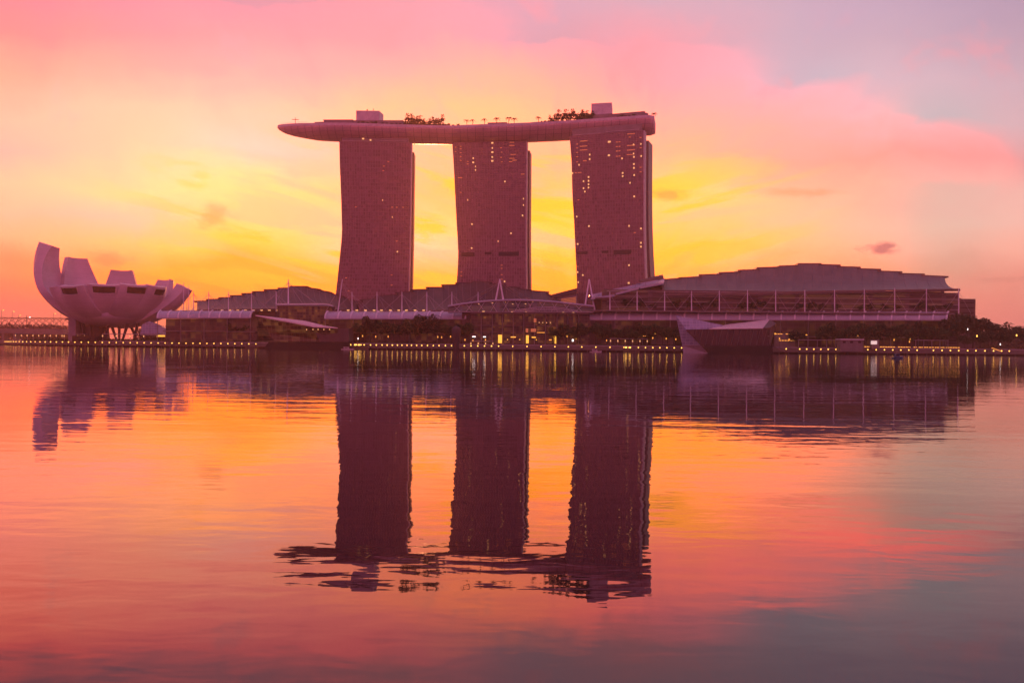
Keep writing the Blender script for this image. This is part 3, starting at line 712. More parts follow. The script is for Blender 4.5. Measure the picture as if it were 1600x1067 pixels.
# far trees behind the bridge and at the right
def fartrees(name, x0, x1, Y, ytab, seed, label):
    rn = random.Random(seed); b = MB(); x = x0
    while x < x1:
        yt = interp(ytab, x); zt = Zof(yt, x, Y); cx_ = X(x, Y, zt)
        leaves(b, (cx_, Y+rn.uniform(-6,10), 4.6+(zt-4.6)*.5), (zt-4.6)*.62, 150, 1.9, rn, .9); x += 5
    o = b.build(name, M['far'], kind='stuff'); o['label'] = label; o['category'] = 'trees'; return o
fartrees('distant_trees', -40, 112, 1120, [(-40,508),(15,506),(40,508),(70,507),(112,511)], 3, 'low dark far off tree line behind the footbridge')
fartrees('distant_trees', 1500, 1700, 900, [(1500,524),(1560,528),(1600,522),(1700,520)], 9, 'dim tree line behind the trees near the right edge')
fartrees('distant_trees', 225, 330, 1000, [(225,512),(330,505)], 4, 'dim trees seen between museum and the left hall')

# ------------------------------------------------------------------ mall halls
def hall(name_label, cx, steps, eave, Yb, Yf, y_bot, m, wallm, wall_x, sag=1.8, cat='hall', thick=1.6):
    t = thing('exhibition_hall', name_label, cat, (X(cx, (Yb+Yf)/2, 5), (Yb+Yf)/2, 4.6), 'stepped roof halls in front of the hotel towers')
    jb = MB()
    for i, (r0, r1, yl, yr, e0, e1, *eo) in enumerate(steps):
        zs_ = (yl+yr)/2; rows = []; rows2 = []; NJ = 8
        for j in range(NJ+1):
            k = j/NJ; Y = Yb+(Yf-Yb)*k; up_ = []; 
            for s_ in (0, .5, 1):
                ytop = yl+(yr-yl)*s_; ye = interp(eave, e0+(e1-e0)*s_) if not eo else eo[0]+(eo[1]-eo[0])*s_
                rx = r0+(r1-r0)*s_; ex = e0+(e1-e0)*s_; px = rx+(ex-rx)*k*k
                zr = Zof(ytop, rx, Yb); ze = Zof(ye, ex, Yf)
                up_.append(Vector((X(px, Y, (zr+ze)/2), Y, ze+(zr-ze)*(1-k)**sag)))
            rows.append(up_)
        rows2 = [[p-Vector((0,0,thick)) for p in r] for r in rows]
        b = MB(); rings = [r+list(reversed(r2)) for r, r2 in zip(rows, rows2)]; b.loft(rings)
        # lip that stands out at the ridge
        a, c = rows[0][0], rows[0][-1]; ov = 2.8
        sg = -1 if (i+.5)/len(steps) < .55 else 1
        L_ = a+Vector((-ov if sg < 0 else 0, -1, .25)); R_ = c+Vector((ov if sg > 0 else 0, -1, .25)); dn = Vector((0,0,1.3)); bk = Vector((0,16,-.6))
        b.hexa([L_-dn, R_-dn, R_-dn+bk, L_-dn+bk, L_, R_, R_+bk, L_+bk])
        o = b.build('roof_panel', M['canopy'] if eo else m, t)
        for q3 in (0, 1):
            jb.path([(r_[0].lerp(r_[-1], (q3+.5)/2))+Vector((0,-.1,.12)) for r_ in rows], .16, 4)
    jb.build('roof_seams', M['deck'], t)
    # back body closing the steps
    b = MB()
    for (r0, r1, yl, yr, e0, e1, *eo) in steps:
        zr = Zof(max(yl,yr), (r0+r1)/2, Yb)-thick-.02; x0, x1 = X(r0,Yb,zr), X(r1,Yb,zr)
        b.box(x0, x1, Yb+.3, Yb+14, 4.6, zr)
    b.build('rear_wall', M['roofd'], t)
    x0, x1 = wall_x; Yw = Yf+7; zt = Zof(min(interp(eave,x0), interp(eave,x1)), (x0+x1)/2, Yf)+.2
    b = MB(); b.box(X(x0,Yw,20), X(x1,Yw,20), Yw, Yw+1, 4.6, zt-1.7); b.build('glass_wall', wallm, t)
    return t
def mast(t, px, Y, ytop, zb, r=.5, cables=((-14,1),(14,1)), px2=None, name='mast', zc=None):
    z = Zof(ytop, px, Y); x = X(px, Y, z); x2 = X(px2 if px2 else px, Y, zb)
    b = MB(); b.tube((x2,Y,zb),(x,Y,z), r, r*.6, 8); o = b.build(name, M['white'], t)
    for dx_, s_ in cables:
        b = MB(); b.tube((x,Y,z-(z-zb)*.12),(x+dx_,Y+2,zc if zc else zb), .13, n=4); b.build('cable', M['fin'], o)
    return o
# right hall
RS = [(926,966,461,452,923,960,465,460),(962,1003,452.5,443,962,998,458,449),(999,1038,444,435.6,1000,1034,448,441.5),(1033,1066,437.2,434.5,1040,1068),(1064.7,1097,434,431.8,1068,1098),(1096.5,1128,429.4,428,1098,1128),(1127.5,1158,426,424.5,1128,1158),(1157.5,1187,422,421,1158,1187),
      (1186.5,1217,418.3,417,1187,1217),(1216.5,1247,415.4,414.5,1217,1247),(1246,1278,411.8,411.8,1247,1278),(1278,1308,413,414,1278,1309),(1308,1339,416.3,417.2,1309,1341),(1339,1371,419.5,420.6,1341,1374),(1371,1404,423.2,424.5,1374,1410),(1404,1439,427,428,1410,1450),(1439,1476,430,432,1450,1500)]
EV = [(920,465),(960,463),(1000,460.5),(1050,458.5),(1200,456),(1300,454),(1400,452.5),(1500,451)]
h3 = hall('right exhibition hall, the largest, with a stepped arching roof and glazed terrace under its eave', 1210, RS, EV, 745, 690, 487, M['roof'], M['upglass'], (940,1497))
ZT = Zof(487, 1200, 690)
b = MB(); b.box(X(925,684,40), X(1500,684,40), 683, 697, ZT-1.2, ZT-.2); b.build('terrace_floor', M['concrete'], h3)
b = MB()
for k in range(4):
    zz = ZT+3+k*4.2; b.box(X(948,695,40), X(1497,695,40), 694.6, 695.2, zz, zz+.35)
b.build('sun_louvres', M['fin'], h3)
b = MB(); a = P(930,466.5,686); c = P(1500,453.5,686); b.bar(a, c, 1.3, 1.3); b.build('eave_beam', M['roofd'], h3)
for i, px in enumerate((953,995.5,1038.5,1080.5,1124,1168,1212,1257.5,1304,1350.5,1398,1447.5,1498)):
    mast(h3, px, 684.5, (456,455,455,455,454,453,453,453,452.5,452,450,451,450.5)[i], ZT-.2, .48, ((-11,1),(11,1)) if i > 0 else ((8,1),), zc=ZT)
for (x0, x1, y) in ((1385,1412,453.6),(1440,1470,454.2)):
    MB().box(X(x0,688,60), X(x1,688,60), 688, 689, Zof(y+1.6,x0,688), Zof(y+.6,x0,688)).build('eave_light', M['windim'], h3)
for px in range(983, 1490, 19):
    if px % 5: 
        Y = 690+rnd.uniform(-1,1); place(terr, (X(px,Y,45)+rnd.uniform(-2,2), Y, ZT-.2), rnd.uniform(0,6), rnd.uniform(.72,1.1), 'dark leafy tree on the glazed terrace of the right exhibition hall', 'terrace trees of the right hall')
# left hall
LS = [(308,328,470.5,470,308,330),(327,346.5,467.6,467,330,350),(346,364.5,465,464.4,350,370),(364,382.5,461.8,461.2,370,390),(382,399.5,458.6,458,390,410),(399,417.5,455.6,455,410,430),(417,434.5,452.6,452,430,450),(434,452.5,450,449.5,450,470),(452,476,447,447.3,470,492),(475,495,448.6,451.6,492,512),(494,512,452.4,456.2,512,528),(511,530,457,462,528,542),(529,557,462.8,471,542,560)]
h1 = hall('left hall, the smallest, with a stepped roof rising behind the lotus museum side canopy', 430, LS, [(300,484),(430,482),(560,484)], 790, 735, 486, M['roofd'], M['upglass'], (308,556), 1.4)
MS = [(567,592,468.5,466,567,590),(590,623,462.8,460,590,618),(622,648,457,455.5,618,645),(646,672.5,452.6,451.8,645,672),(670,697.5,448.8,448.6,672,700),(694,719,445,444.6,700,722),(716,741,442,441.4,722,745),(738,764,439.8,440.2,745,770),(763,786,443.2,444.6,770,795),(785,808,447.4,449,795,820),(806,826,450.6,453,820,840),(825,853,453.6,456,840,862),(852,876,457.5,469,862,880)]
h2 = hall('middle hall with a low stepped roof below the gap between left and middle hotel towers', 730, MS, [(560,486),(720,484),(880,487)], 785, 720, 487, M['roofd'], M['upglass'], (567,880), 1.4)
for (lx, t_, Yt) in (((302.5,326,357,393,431.5), h1, 712), ((550,589,628,667,706,747), h2, 700)):
    for px in lx: mast(t_, px, Yt, 456, Zof(487,px,Yt), .42, ((-16,1),(16,1),(8,1)))
for px, y in ((287,441.5),(295,446)): mast(h1, px, 730, y, 20, .38, ((-4,1),(-10,1),(5,1)))
mast(h1, 450.5, 712, 437, Zof(475,450,712), .65, ((-20,1),(-12,1),(12,1),(24,1)))
mast(h1, 535, 700, 436, Zof(487,528,700), .5, ((10,1),(20,1),(-14,1)), px2=528)
for t_, legs, ap in ((h2, (774.5,786.5,470), (781,436)), (h3, (913,929.5,487), (920.5,436))):
    for q_ in legs[:2]:
        Y = 698; a = P(q_, legs[2], Y); c = P(ap[0], ap[1], Y); b = MB(); b.tube(a, c, .85, .45, 8); o = b.build('frame_leg', M['white'], t_)
        for k_ in (-34, -22, 24, 36):
            if t_ is h2: MB().tube(c-Vector((0,0,3)), (c.x+k_, Y+6, Zof(476,781,Y)), .13, n=4).build('cable', M['fin'], o)
# wedge building between middle hall and right tower, tube roof right of the tower
wb = thing('annex_building', 'sloping roofed annex with a pale lit wall just left of the right hotel tower', 'building', (X(885,790,5), 790, 4.6))
MB().slab([P(856,462,780), P(902,450,780), P(902,457.5,780), P(862,466.5,780)], (0,30,0)).build('roof', M['roofd'], wb)
MB().slab([P(866,466,783), P(902,458,783), P(902,500,783), P(866,500,783)], (0,20,0)).build('wall', M['stone'], wb)
b = MB()
for k in range(5): b.slab([P(877,468+k*2.2-.9,782.4), P(900,465+k*2.2-.9,782.4), P(900,466.2+k*2.2-.9,782.4), P(877,469.2+k*2.2-.9,782.4)], (0,.5,0))
b.build('window', M['windim'], wb)
tb = thing('tube_skylight', 'slanted pale tube roof poking out right of the right hotel tower base', 'roof', (X(1022,775,60), 775, 4.6))
MB().tube(P(1000,441,775), P(1036,433.5,775), 2.3, 2.6, 12).build('tube', M['roof'], tb)
MB().box(X(1004,778,50), X(1030,778,50), 776, 780, 4.6, Zof(441,1015,778)).build('support_wall', M['roofd'], tb)

# barrel canopies with arcades underneath
def arcade(label, x0, x1, yt0, yt1, yb0, yb1, Y0, Y1, ribs, wallm, open_l=True, zlow=4.62, skew=0):
    cxm = (x0+x1)/2; Yc = (Y0+Y1)/2
    t = thing('shopping_arcade', label, 'arcade', (X(cxm,Yc,5), Yc+6, 4.6), 'white barrel canopies along the waterfront')
    def prof(s_, off=0.):
        px = x0+(x1-x0)*s_; Y = Y0+(Y1-Y0)*s_; zt = Zof(yt0+(yt1-yt0)*s_, px, Y+8); zb = Zof(yb0+(yb1-yb0)*s_, px, Y)
        out = []
        for j in range(9):
            a = PI/2*j/8; yy = Y+9-9*math.sin(a)*(1)-off*math.sin(a); zz = zb+(zt-zb)*math.cos(a)+off*math.cos(a)
            out.append(Vector((X(px+skew*math.sin(a), yy, zz), yy, zz)))
        return out
    n = max(2, int((x1-x0)/12)); b = MB(); b.grid([prof(i/n) for i in range(n+1)]); b.grid([prof(i/n,-.5) for i in range(n+1)])
    b.build('canopy_shell', M['canopy'], t, True)
    for i in range(ribs+1):
        pr = prof(min(1, i/ribs), .25); b = MB(); b.path(pr, .8, 5); b.build('canopy_rib', M['white'], t)
    b = MB(); pa, pb = prof(0,.2), prof(1,.2); b.bar(pa[-1]-Vector((0,0,.3)), pb[-1]-Vector((0,0,.3)), .9, .7); b.bar(pa[0], pb[0], .7, .6); b.build('edge_beam', M['stone'], t)
    b = MB(); zb0 = prof(0)[-1].z; zb1 = prof(1)[-1].z; A = Vector((X(x0,Y0,20), Y0+9.5, zlow)); B = Vector((X(x1,Y1,20), Y1+9.5, zlow)); D = Vector((0,1,0))
    b.hexa([A, B, B+D, A+D, Vector((A.x,A.y,zb0-.4)), Vector((B.x,B.y,zb1-.4)), Vector((B.x,B.y,zb1-.4))+D, Vector((A.x,A.y,zb0-.4))+D]); b.build('glass_wall', wallm, t)
    nc = max(3, ribs//2)
    for i in range(nc+1):
        s_ = min(1, i/nc); p = prof(s_)[-1]; MB().tube((p.x,p.y+.6,zlow),(p.x,p.y+.6,p.z-.3), .32, n=6).build('column', M['concrete'], t)
    b = MB(); zz = zlow+9.5; b.hexa([A-D*6+Vector((0,0,9)), B-D*6+Vector((0,0,9)), B-D*.02+Vector((0,0,9)), A-D*.02+Vector((0,0,9)), A-D*6+Vector((0,0,9.6)), B-D*6+Vector((0,0,9.6)), B-D*.02+Vector((0,0,9.6)), A-D*.02+Vector((0,0,9.6))])
    b.build('gallery_floor', M['concrete'], t)
    return t
a1 = arcade('left arcade with a white ribbed barrel canopy just right of the lotus museum', 252, 397, 486, 486, 497, 496.5, 716, 712, 9, M['mallglass'], skew=-6)
a2 = arcade('middle arcade with a white ribbed barrel canopy below the left hotel tower', 513, 732, 487, 487.3, 498, 498.3, 694, 690, 11, M['mallglass'], skew=-5)
a3 = arcade('long right arcade with a white ribbed barrel canopy below the largest hall', 921, 1482, 487, 487.3, 499.6, 500, 688, 682, 26, M['mallglass'], skew=-3)
for t_, xs_, Y in ((a1, [347+12.3*i for i in range(9)], 722), (a2, [544,557.5,571,584.5,596,610,623,635,648.5,662], 700)):
    for px in xs_:
        z = Zof(484.8, px, Y); MB().box(X(px,Y,z)-1, X(px,Y,z)+1, Y-.4, Y+.4, z-.4, z+.4).build('roof_light', M['window'], t_)
for t_, xs_, y in ((a3, [x for x in range(945,1485,9) if (x*7) % 5 < 3 and not 1050 < x < 1215], 524), ):
    for i, px in enumerate(xs_):
        Y = 680; yy = y+rnd.uniform(-1.5,1.5); z = Zof(yy, px, Y); w_ = rnd.uniform(.6,2.2); MB().box(X(px,Y,z)-w_, X(px,Y,z)+w_, Y, Y+.4, z-.3, z+.4).build('shop_light', M['strip'], t_)
# small curved pavilion roof (x 430-522)
cp = thing('curved_roof_pavilion', 'small glazed pavilion under a thin curved white roof left of the left hotel tower', 'pavilion', (X(475,705,10), 705, 4.6))
rws = []
for k in range(13):
    s_ = k/12; px = 431+(521-431)*s_; y = 474.6 + (0 if s_ < .8 else 3.2*((s_-.8)/.2)**2) + .6*(1-s_)
    rws.append([P(px, y, 700), P(px, y-.6, 706), P(px, y-.4, 718), P(px, y+1.4, 718), P(px, y+1.5, 706), P(px, y+1.7, 700)])
MB().loft(rws).build('roof', M['canopy'], cp)
MB().box(X(434,704,30), X(519,704,30), 703, 715, 4.61, Zof(478,475,703)).build('glass_wall', M['litglass'], cp)

# ------------------------------------------------------------------ domed atrium
at = thing('domed_atrium', 'low domed glass atrium with arched membrane roof in the centre of the waterfront', 'atrium', (X(812,690,5), 690, 4.6))
arc = spline([(700,478.5),(725,474.5),(750,471.5),(780,469.3),(810,468.8),(840,469.8),(870,472),(900,475.5),(928,478.5)])
b = MB(); b.path([P(700+228*i/24, arc(700+228*i/24), 689) for i in range(25)], .75, 8); b.build('roof_arch', M['canopy'], at)
rows = []
for i in range(25):
    px = 700+228*i/24; y = arc(px); rows.append([P(px, y+.6, 689.5), P(px, y+3+(487-y)*.35, 687), P(px, 488, 683)])
b = MB(); b.grid(rows); b.grid([[p+Vector((0,.6,-.4)) for p in r] for r in rows]); b.build('membrane', M['upglass'], at)
b = MB()
for i in range(1, 23):
    s_ = 1 if i % 2 else -1; px = 700+228*i/24; qx = px+s_*10
    b.bar(P(px, arc(px)+1.2, 688.8), P(min(926, max(702, qx)), 487.4, 682.2), .25)
b.bar(P(700, 487.4, 682.2), P(928, 487.4, 682.2), .5)
b.path([P(700+228*i/24, arc(700+228*i/24)+1.2, 688.8) for i in range(25)], .2, 4)
b.build('lattice', M['fin'], at)
arc2 = spline([(795,488),(815,483.5),(835,480.8),(858,480),(880,481.5),(900,486),(906,488)])
for dy_ in (0, 2.2, 4.4):
    b = MB(); b.path([P(797+107*i/16, min(488.5, arc2(797+107*i/16)+dy_), 682.5) for i in range(17)], .3, 5); b.build('inner_arch', M['fin'], at)
b = MB()
for i in range(40):
    px = 800+100*i/39; b.bar(P(px, arc2(px), 682.6), P(px, 488.4, 681), .2)
b.build('slats', M['fin'], at)
b = MB(); b.bar(P(735,489,680), P(921,489.5,680), 2, 1.6); b.build('front_beam', M['roofd'], at)
b = MB(); b.box(X(735,686,10), X(921,686,10), 686, 687, 4.61, Zof(489.5,830,686)); b.build('glass_wall', M['litglass'], at)
b = MB(); b.box(X(722,690,30), X(930,690,30), 690, 720, 4.61, Zof(488.6,830,690)); b.build('body', M['roofd'], at)
for px in (752,769,785,802,818,835,852,870,887,904):
    MB().tube((X(px,682,10),682,4.61),(X(px,682,10),682,Zof(489.8,px,682)), .4, n=6).build('column', M['concrete'], at)
for (x0, x1, yy) in ((742,921,509.5),(742,921,519.5)):
    MB().box(X(x0,684,10), X(x1,684,10), 682.6, 685.9, Zof(yy+.8,830,684), Zof(yy-.6,830,684)).build('gallery_floor', M['roofd'], at)
for (px, y, w_, h_, mm) in ((781.3,529.5,6,13,'door'),(824,530,4.2,12.5,'door'),(867.3,530.5,3.4,12.5,'door'),(740.5,526,5,1.6,'lampw'),(757,526.3,4.2,1.4,'lampw'),(823.3,516.3,3.6,6,'windim'),
                            (834,527,6.5,1.8,'door'),(836,500.5,4,6,'windim'),(833.5,516,8,5,'windim'),(802,526.6,8,1.6,'strip'),(882,520,3,2,'strip'),(892,521,5,2,'strip'),(895,531.7,2.4,3.6,'lampw'),(900,529,1.6,2,'door'),
                            (842.5,503.8,1.3,1.3,'window'),(848,504,1.3,1.3,'window'),(854,504.2,1.3,1.3,'window'),(860,504.2,1.3,1.3,'window'),(793,530.5,1.4,1.6,'door'),(812,530.5,1.4,1.6,'door'),(838,531,1.4,1.4,'door'),(860,531,4,1.2,'strip'),
                            (874,525.5,1,3,'strip'),(886,525.5,1,3,'strip'),(845,519.6,12,.8,'strip'),(862,519.8,10,.8,'strip'),(800,487.4,3,.7,'window'),(822,487.6,3,.7,'window'),(880,488,3,.7,'window'),(896,488.2,3,.7,'window'),(755.5,486.6,4,1,'window'),
                            (748,475,1.8,.9,'window'),(769.5,473.4,2.2,.9,'window'),(790,472.2,1.2,.8,'window'),(801,475,2.2,.8,'window'),(821,475,2.4,.8,'window'),(832.5,471.5,1,.8,'window')):
    Y = 681 if y > 490 else 679.4
    if 490 > y: Y = 684 if y < 480 else 679
    z0 = Zof(y+h_/2, px, Y); z1 = Zof(y-h_/2, px, Y); b = MB(); b.box(X(px-w_/2,Y,(z0+z1)/2), X(px+w_/2,Y,(z0+z1)/2), Y, Y+.4, max(z0,4.63), z1); b.build('lit_panel', M[mm], at)

# ------------------------------------------------------------------ crystal pavilions
def poly_px(b, pts_, thick): return b.slab([P(*p) for p in pts_], thick)
cr2 = thing('crystal_pavilion', 'faceted crystal pavilion with tilted glass shard and dark glass body in the water', 'pavilion', (X(1135,640,0), 640, 0))
# glass shard
b = MB(); b.add([P(1056,493,636), P(1066,539.5,640), P(1094,539.5,632), P(1072,515,634), P(1130,508,640), P(1100,539.5,655), P(1056,493,642)], [(0,1,2,3),(0,3,4),(0,4,6),(6,4,5),(6,5,1,0),(1,5,2),(3,2,5,4)])
b.build('glass_shard', M['crystal'], cr2)
b = MB(); b.add([P(1066,539.5,640), P(1095,539.5,626), P(1107,552.5,625), P(1068,552.5,634), P(1100,539.5,656), P(1107,552.5,656), P(1068,552.5,656)], [(0,1,2,3),(0,4,1),(1,4,5,2),(3,2,5,6),(0,3,6,4)]); b.build('stone_base', M['stone'], cr2)
b = MB(); f1 = [P(1071,515,628), P(1196,512,628), P(1203,540,628), P(1095,540,628)]; bk = [P(1075,514,662), P(1196,512,662), P(1203,540,662), P(1096,540,662)]
b.add(f1+bk, [(0,1,2,3),(4,7,6,5),(0,4,5,1),(1,5,6,2),(2,6,7,3),(3,7,4,0)]); b.build('dark_glass_body', M['darkglass'], cr2)
b = MB()
for px in range(1088, 1202, 10):
    yb_ = min(539.5, 515+(px-6-1071)*25/24-1); b.bar(P(px, 515, 627.7), P(px-6*(yb_-515)/25, yb_, 627.7), .3, .5)
b.build('mullions', M['roofd'], cr2)
b = MB(); r4 = [P(1108,513.6,627), P(1192,512.6,627), P(1202.5,499,660), P(1138,506.5,662)]; b.slab(r4, (0,0,-.4)); b.build('tilted_roof', M['pink'], cr2)
b = MB(); b.slab([P(1193,512.4,627.5), P(1202.5,499.4,659), P(1213,505,660), P(1204,511.5,640)], (0,0,-.3)); b.slab([P(1204,511.5,640), P(1212,506,659), P(1204,540,659), P(1203,540,640)], (-.5,0,0)); b.build('side_fin', M['roof'], cr2)
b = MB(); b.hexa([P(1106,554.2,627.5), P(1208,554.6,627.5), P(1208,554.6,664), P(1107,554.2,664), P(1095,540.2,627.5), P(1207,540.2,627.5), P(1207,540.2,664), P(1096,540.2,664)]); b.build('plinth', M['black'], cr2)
b = MB(); b.bar(P(1207,541,640), P(1226,549,640), 3, .5); b.bar(P(1207,538.5,640), P(1228,546.5,640), .3); b.build('gangway', M['concrete'], cr2)
cr1 = thing('crystal_pavilion', 'long low glass pavilion with a tapering pink edged roof left of the left hotel tower', 'pavilion', (X(470,672,0), 672, 0))
b = MB(); b.add([P(399,492.2,670), P(490,510,662), P(528,512,664), P(505,508.3,668), P(478,501.5,672), P(399,493.6,670), P(490,511.4,662), P(528,513.2,664)], [(0,1,2,3,4),(0,5,6,1),(1,6,7,2),(5,0,4),(2,7,6,5,4,3)]); b.build('roof', M['pink'], cr1)
b = MB(); f1 = [P(404,496,672), P(490,511.6,664), P(527,513.4,666), P(527,534,672), P(430,534,676), P(420,520,676)]; b.slab(f1, (0,14,0)); b.build('glass_body', grid_glass('amber_glass', (.10,.075,.05), (.2,.14,.1), 3.2, 2.8, .1, emit=(1,.45,.1), ecut=.2, es=.10), cr1)
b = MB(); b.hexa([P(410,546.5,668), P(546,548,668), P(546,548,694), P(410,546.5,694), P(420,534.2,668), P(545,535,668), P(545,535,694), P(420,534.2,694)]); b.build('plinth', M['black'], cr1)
for px in (479,489,497,506,515): 
    p = P(px, 514.8, 661.5); MB().ball(p, .45, 6, 5).build('lamp_bulb', M['window'], cr1)
b = MB(); b.slab([P(488,512.5,668), P(545,513,668), P(545,534,668), P(500,534,668)], (0,18,0)); b.build('rear_block', M['roofd'], cr1)

# ------------------------------------------------------------------ rounded dark sculpture on the quay
b = MB(); cx_, Y = X(713,655,10), 655.
prof = [(2.2,-.5),(2.5,0.3),(2.4,4),(2.7,8),(3.2,11),(3.6,14),(3.4,16.2),(2.7,17.8),(1.5,18.7),(.3,19.0)]
b.loft([[Vector((cx_+math.cos(2*PI*i/18)*r, Y+math.sin(2*PI*i/18)*r, z)) for i in range(18)] for r, z in prof])
tag(b.build('buoy_sculpture', M['dark'], None, True), 'tall dark rounded bollard like sculpture standing at the quay in front of the atrium', 'sculpture')

# ------------------------------------------------------------------ trees along the promenade
def trow(xs, Yo, protos, lab, grp, k0=.85, k1=1.1):
    for i, px in enumerate(xs):
        p = protos[i % len(protos)]; Y = Yq(px)+Yo+rnd.uniform(-1.5,1.5); k0_ = 1.38
        k_ = rnd.uniform(k0-.08,k1+.05); place(p, (X(px,Y,10), Y, 4.6), rnd.uniform(0,6), (k_*1.08, k_*1.08, k_*1.24), lab, grp)
R3 = (row1, row2, row3)
trow([277+8.5*i for i in range(14)], 17, R3, 'round leafy tree in the row under the left barrel canopy', 'tree row under the left canopy', .8, 1.0)
trow([560+9*i for i in range(11)], 12, R3, 'round leafy tree in the row under the middle barrel canopy', 'tree row under the middle canopy', .95, 1.15)
trow([690+9.5*i for i in range(5)], 13, R3, 'round leafy tree between the big dark tree and the atrium glass', 'trees left of the atrium', .85, 1.1)
trow([866,874,882,891,899,908], 11, R3, 'round leafy tree before the right half of the domed atrium', 'trees before the atrium', .8, 1.1)
trow([932+8.6*i for i in range(15)], 11, R3, 'round leafy tree in the row between atrium and dark crystal pavilion', 'tree row left of the dark pavilion', .85, 1.02)
trow([1284+8.8*i for i in range(23)], 12, R3, 'round leafy tree in the long row under the right end of the long canopy', 'tree row under the long canopy', .95, 1.15)
Y = 688; place(bigt, (X(666,Y-14,10), Y-8, 4.6), 1., .92, 'big dark tree overlapping the middle barrel canopy, taller than its row')
place(bigt2, (X(1497,668,10), 668, 4.6), 2., 1.24, 'largest dark tree at the right end of the long barrel canopy')
for (px, Y, k_, lab) in ((1245,668,.62,'spreading dark tree just right of the dark crystal pavilion'),(1520,672,1.02,'tall dark tree right beside the largest one at the canopy end'),(1545,664,.68,'lower dark tree left of the double crowned pair at far right'),
                         (1562,668,.82,'taller round crowned tree of the pair near the right edge'),(1576,660,.6,'short dark tree between the round crowned tree and the right edge'),(1600,664,.72,'dark tree cut by the right edge of the photo'),(1507,654,.5,'small dark tree in front of the plain grey block'),(1532,660,.55,'low dark tree tucked under the right tall trees')):
    place(bigt2 if px % 2 else bigt, (X(px,Y,10), Y, 4.6), px*.7, k_, lab)
# hedges
def hedge(x0, x1, Yo, h, lab, seed):
    rn = random.Random(seed); b = MB(); px = x0
    while px < x1:
        Y = Yq(px)+Yo; leaves(b, (X(px,Y,6), Y, 4.6+h*.5), h*.62, 34, .45, rn, .9); px += 1.6
    tag(b.build('hedge', M['hedge']), lab, 'hedge')
hedge(36, 262, 12, 2.6, 'long low hedge along the promenade in front of the lotus museum', 1)
hedge(262, 400, 12.5, 1.8, 'low hedge along the promenade under the left canopy trees', 2)
hedge(560, 705, 10.8, 1.6, 'low hedge along the promenade under the middle canopy trees', 3)
hedge(930, 1054, 10.8, 1.6, 'low hedge between the atrium and the dark crystal pavilion', 4)

# ------------------------------------------------------------------ promenade shelters and street furniture
def shelter(x0, x1, yt, Yo, nposts, lab, lamps=True, m='stone', rowlamps=None):
    Y = Yq((x0+x1)/2)+Yo; xa, xb = X(x0,Y,8), X(x1,Y,8); z = Zof(yt, (x0+x1)/2, Y)
    t = thing('promenade_shelter', lab, 'shelter', ((xa+xb)/2, Y, 4.6), 'flat roofed shelters on the promenade')
    MB().box(xa, xb, Y-.3, Y+3.6, z-.35, z+.15).build('roof', M[m], t)
    for i in range(nposts):
        x = xa+.4+(xb-xa-.8)*i/(nposts-1)
        MB().box(x-.14, x+.14, Y-.1, Y+.2, 4.61, z-.36).build('post', M[m], t)
        if lamps: MB().box(x-.35, x+.35, Y-.75, Y-.35, z-2.6, z-1.2).build('wall_lamp', M['window'], t)
    return t
shelter(24, 98, 521.2, 10.5, 9, 'long flat shelter with lamps at the far left of the promenade')
shelter(100, 133, 521.8, 10.5, 4, 'short flat shelter with lamps below the left side of the museum bowl')
shelter(160, 247, 521.8, 10.5, 5, 'long flat shelter with lamps below the right side of the museum bowl')
shelter(284, 366, 523.4, 10.5, 9, 'flat shelter with close set lamps below the left barrel canopy')
shelter(953, 1012, 529, 9.9, 6, 'lamp lit open pergola left of the dark crystal pavilion')
shelter(1247, 1307, 531, 9.9, 5, 'pale open pergola right of the dark crystal pavilion', False)
shelter(1430, 1482, 531.4, 9.9, 5, 'pale open pergola below the right end of the long canopy', False)
shelter(735, 771, 533, 9.9, 4, 'small pale kiosk shelter beside the dark rounded sculpture', True)
def lantern(px, y, Yo, lab, grp, m='strip'):
    Y = Yq(px)+Yo; z = Zof(y, px, Y); x = X(px, Y, z); t = thing('promenade_lantern', lab, 'lantern', (x,Y,4.6), grp)
    MB().tube((x,Y,4.6),(x,Y,z-.6), .1, n=5).build('post', M['dark'], t); MB().tube((x,Y,z-.6),(x,Y,z+.7), .4, .3, 8).build('lamp_head', M[m], t)
for px, y in ((566.5,525),(587,526),(606.5,526),(684,526.5),(690,527),(704,526),(726.5,531),(739,532),(758.5,531)): lantern(px, y, 11.6, 'slim lantern with a glowing amber head on the promenade below the middle canopy', 'amber lanterns below the middle canopy')
for px, y in ((948,532),(960.5,523),(975,523),(993,523),(1020,528),(1041,529),(1056,530)): lantern(px, y, 11.6, 'slim lantern with a glowing amber head left of the dark crystal pavilion', 'amber lanterns left of the dark pavilion')
for px, y in ((1211,521.5),(1218,529),(1233,530.5),(1397,531),(1422,530),(1421,534)): lantern(px, y, 11.6, 'slim lantern with a glowing amber head below the long right canopy', 'amber lanterns below the long canopy')
lantern(1512, 514.5, 12, 'white lamp on a pole against the largest dark tree', None, 'lampw')
lantern(1526.5, 525, 12, 'amber lamp on a pole right of the largest dark tree', None, 'lamp')
lantern(1588.5, 524, 12, 'amber lamp on a pole by the last tree at right', None, 'lamp')
lantern(1563, 538, 12, 'small white lamp low under the round crowned tree at right', None, 'lampw')
lantern(280.5, 523.5, 11, 'bright white lamp left of the close set lamp shelter', None, 'lampw')
lantern(271, 527, 11, 'amber lamp just left of the bright white one', None, 'lamp')
lantern(559.5, 529, 11, 'small white lamp right of the low glass pavilion', None, 'lampw')
lantern(544.5, 517, 13, 'dim amber lamp above the small white boat', None, 'window')
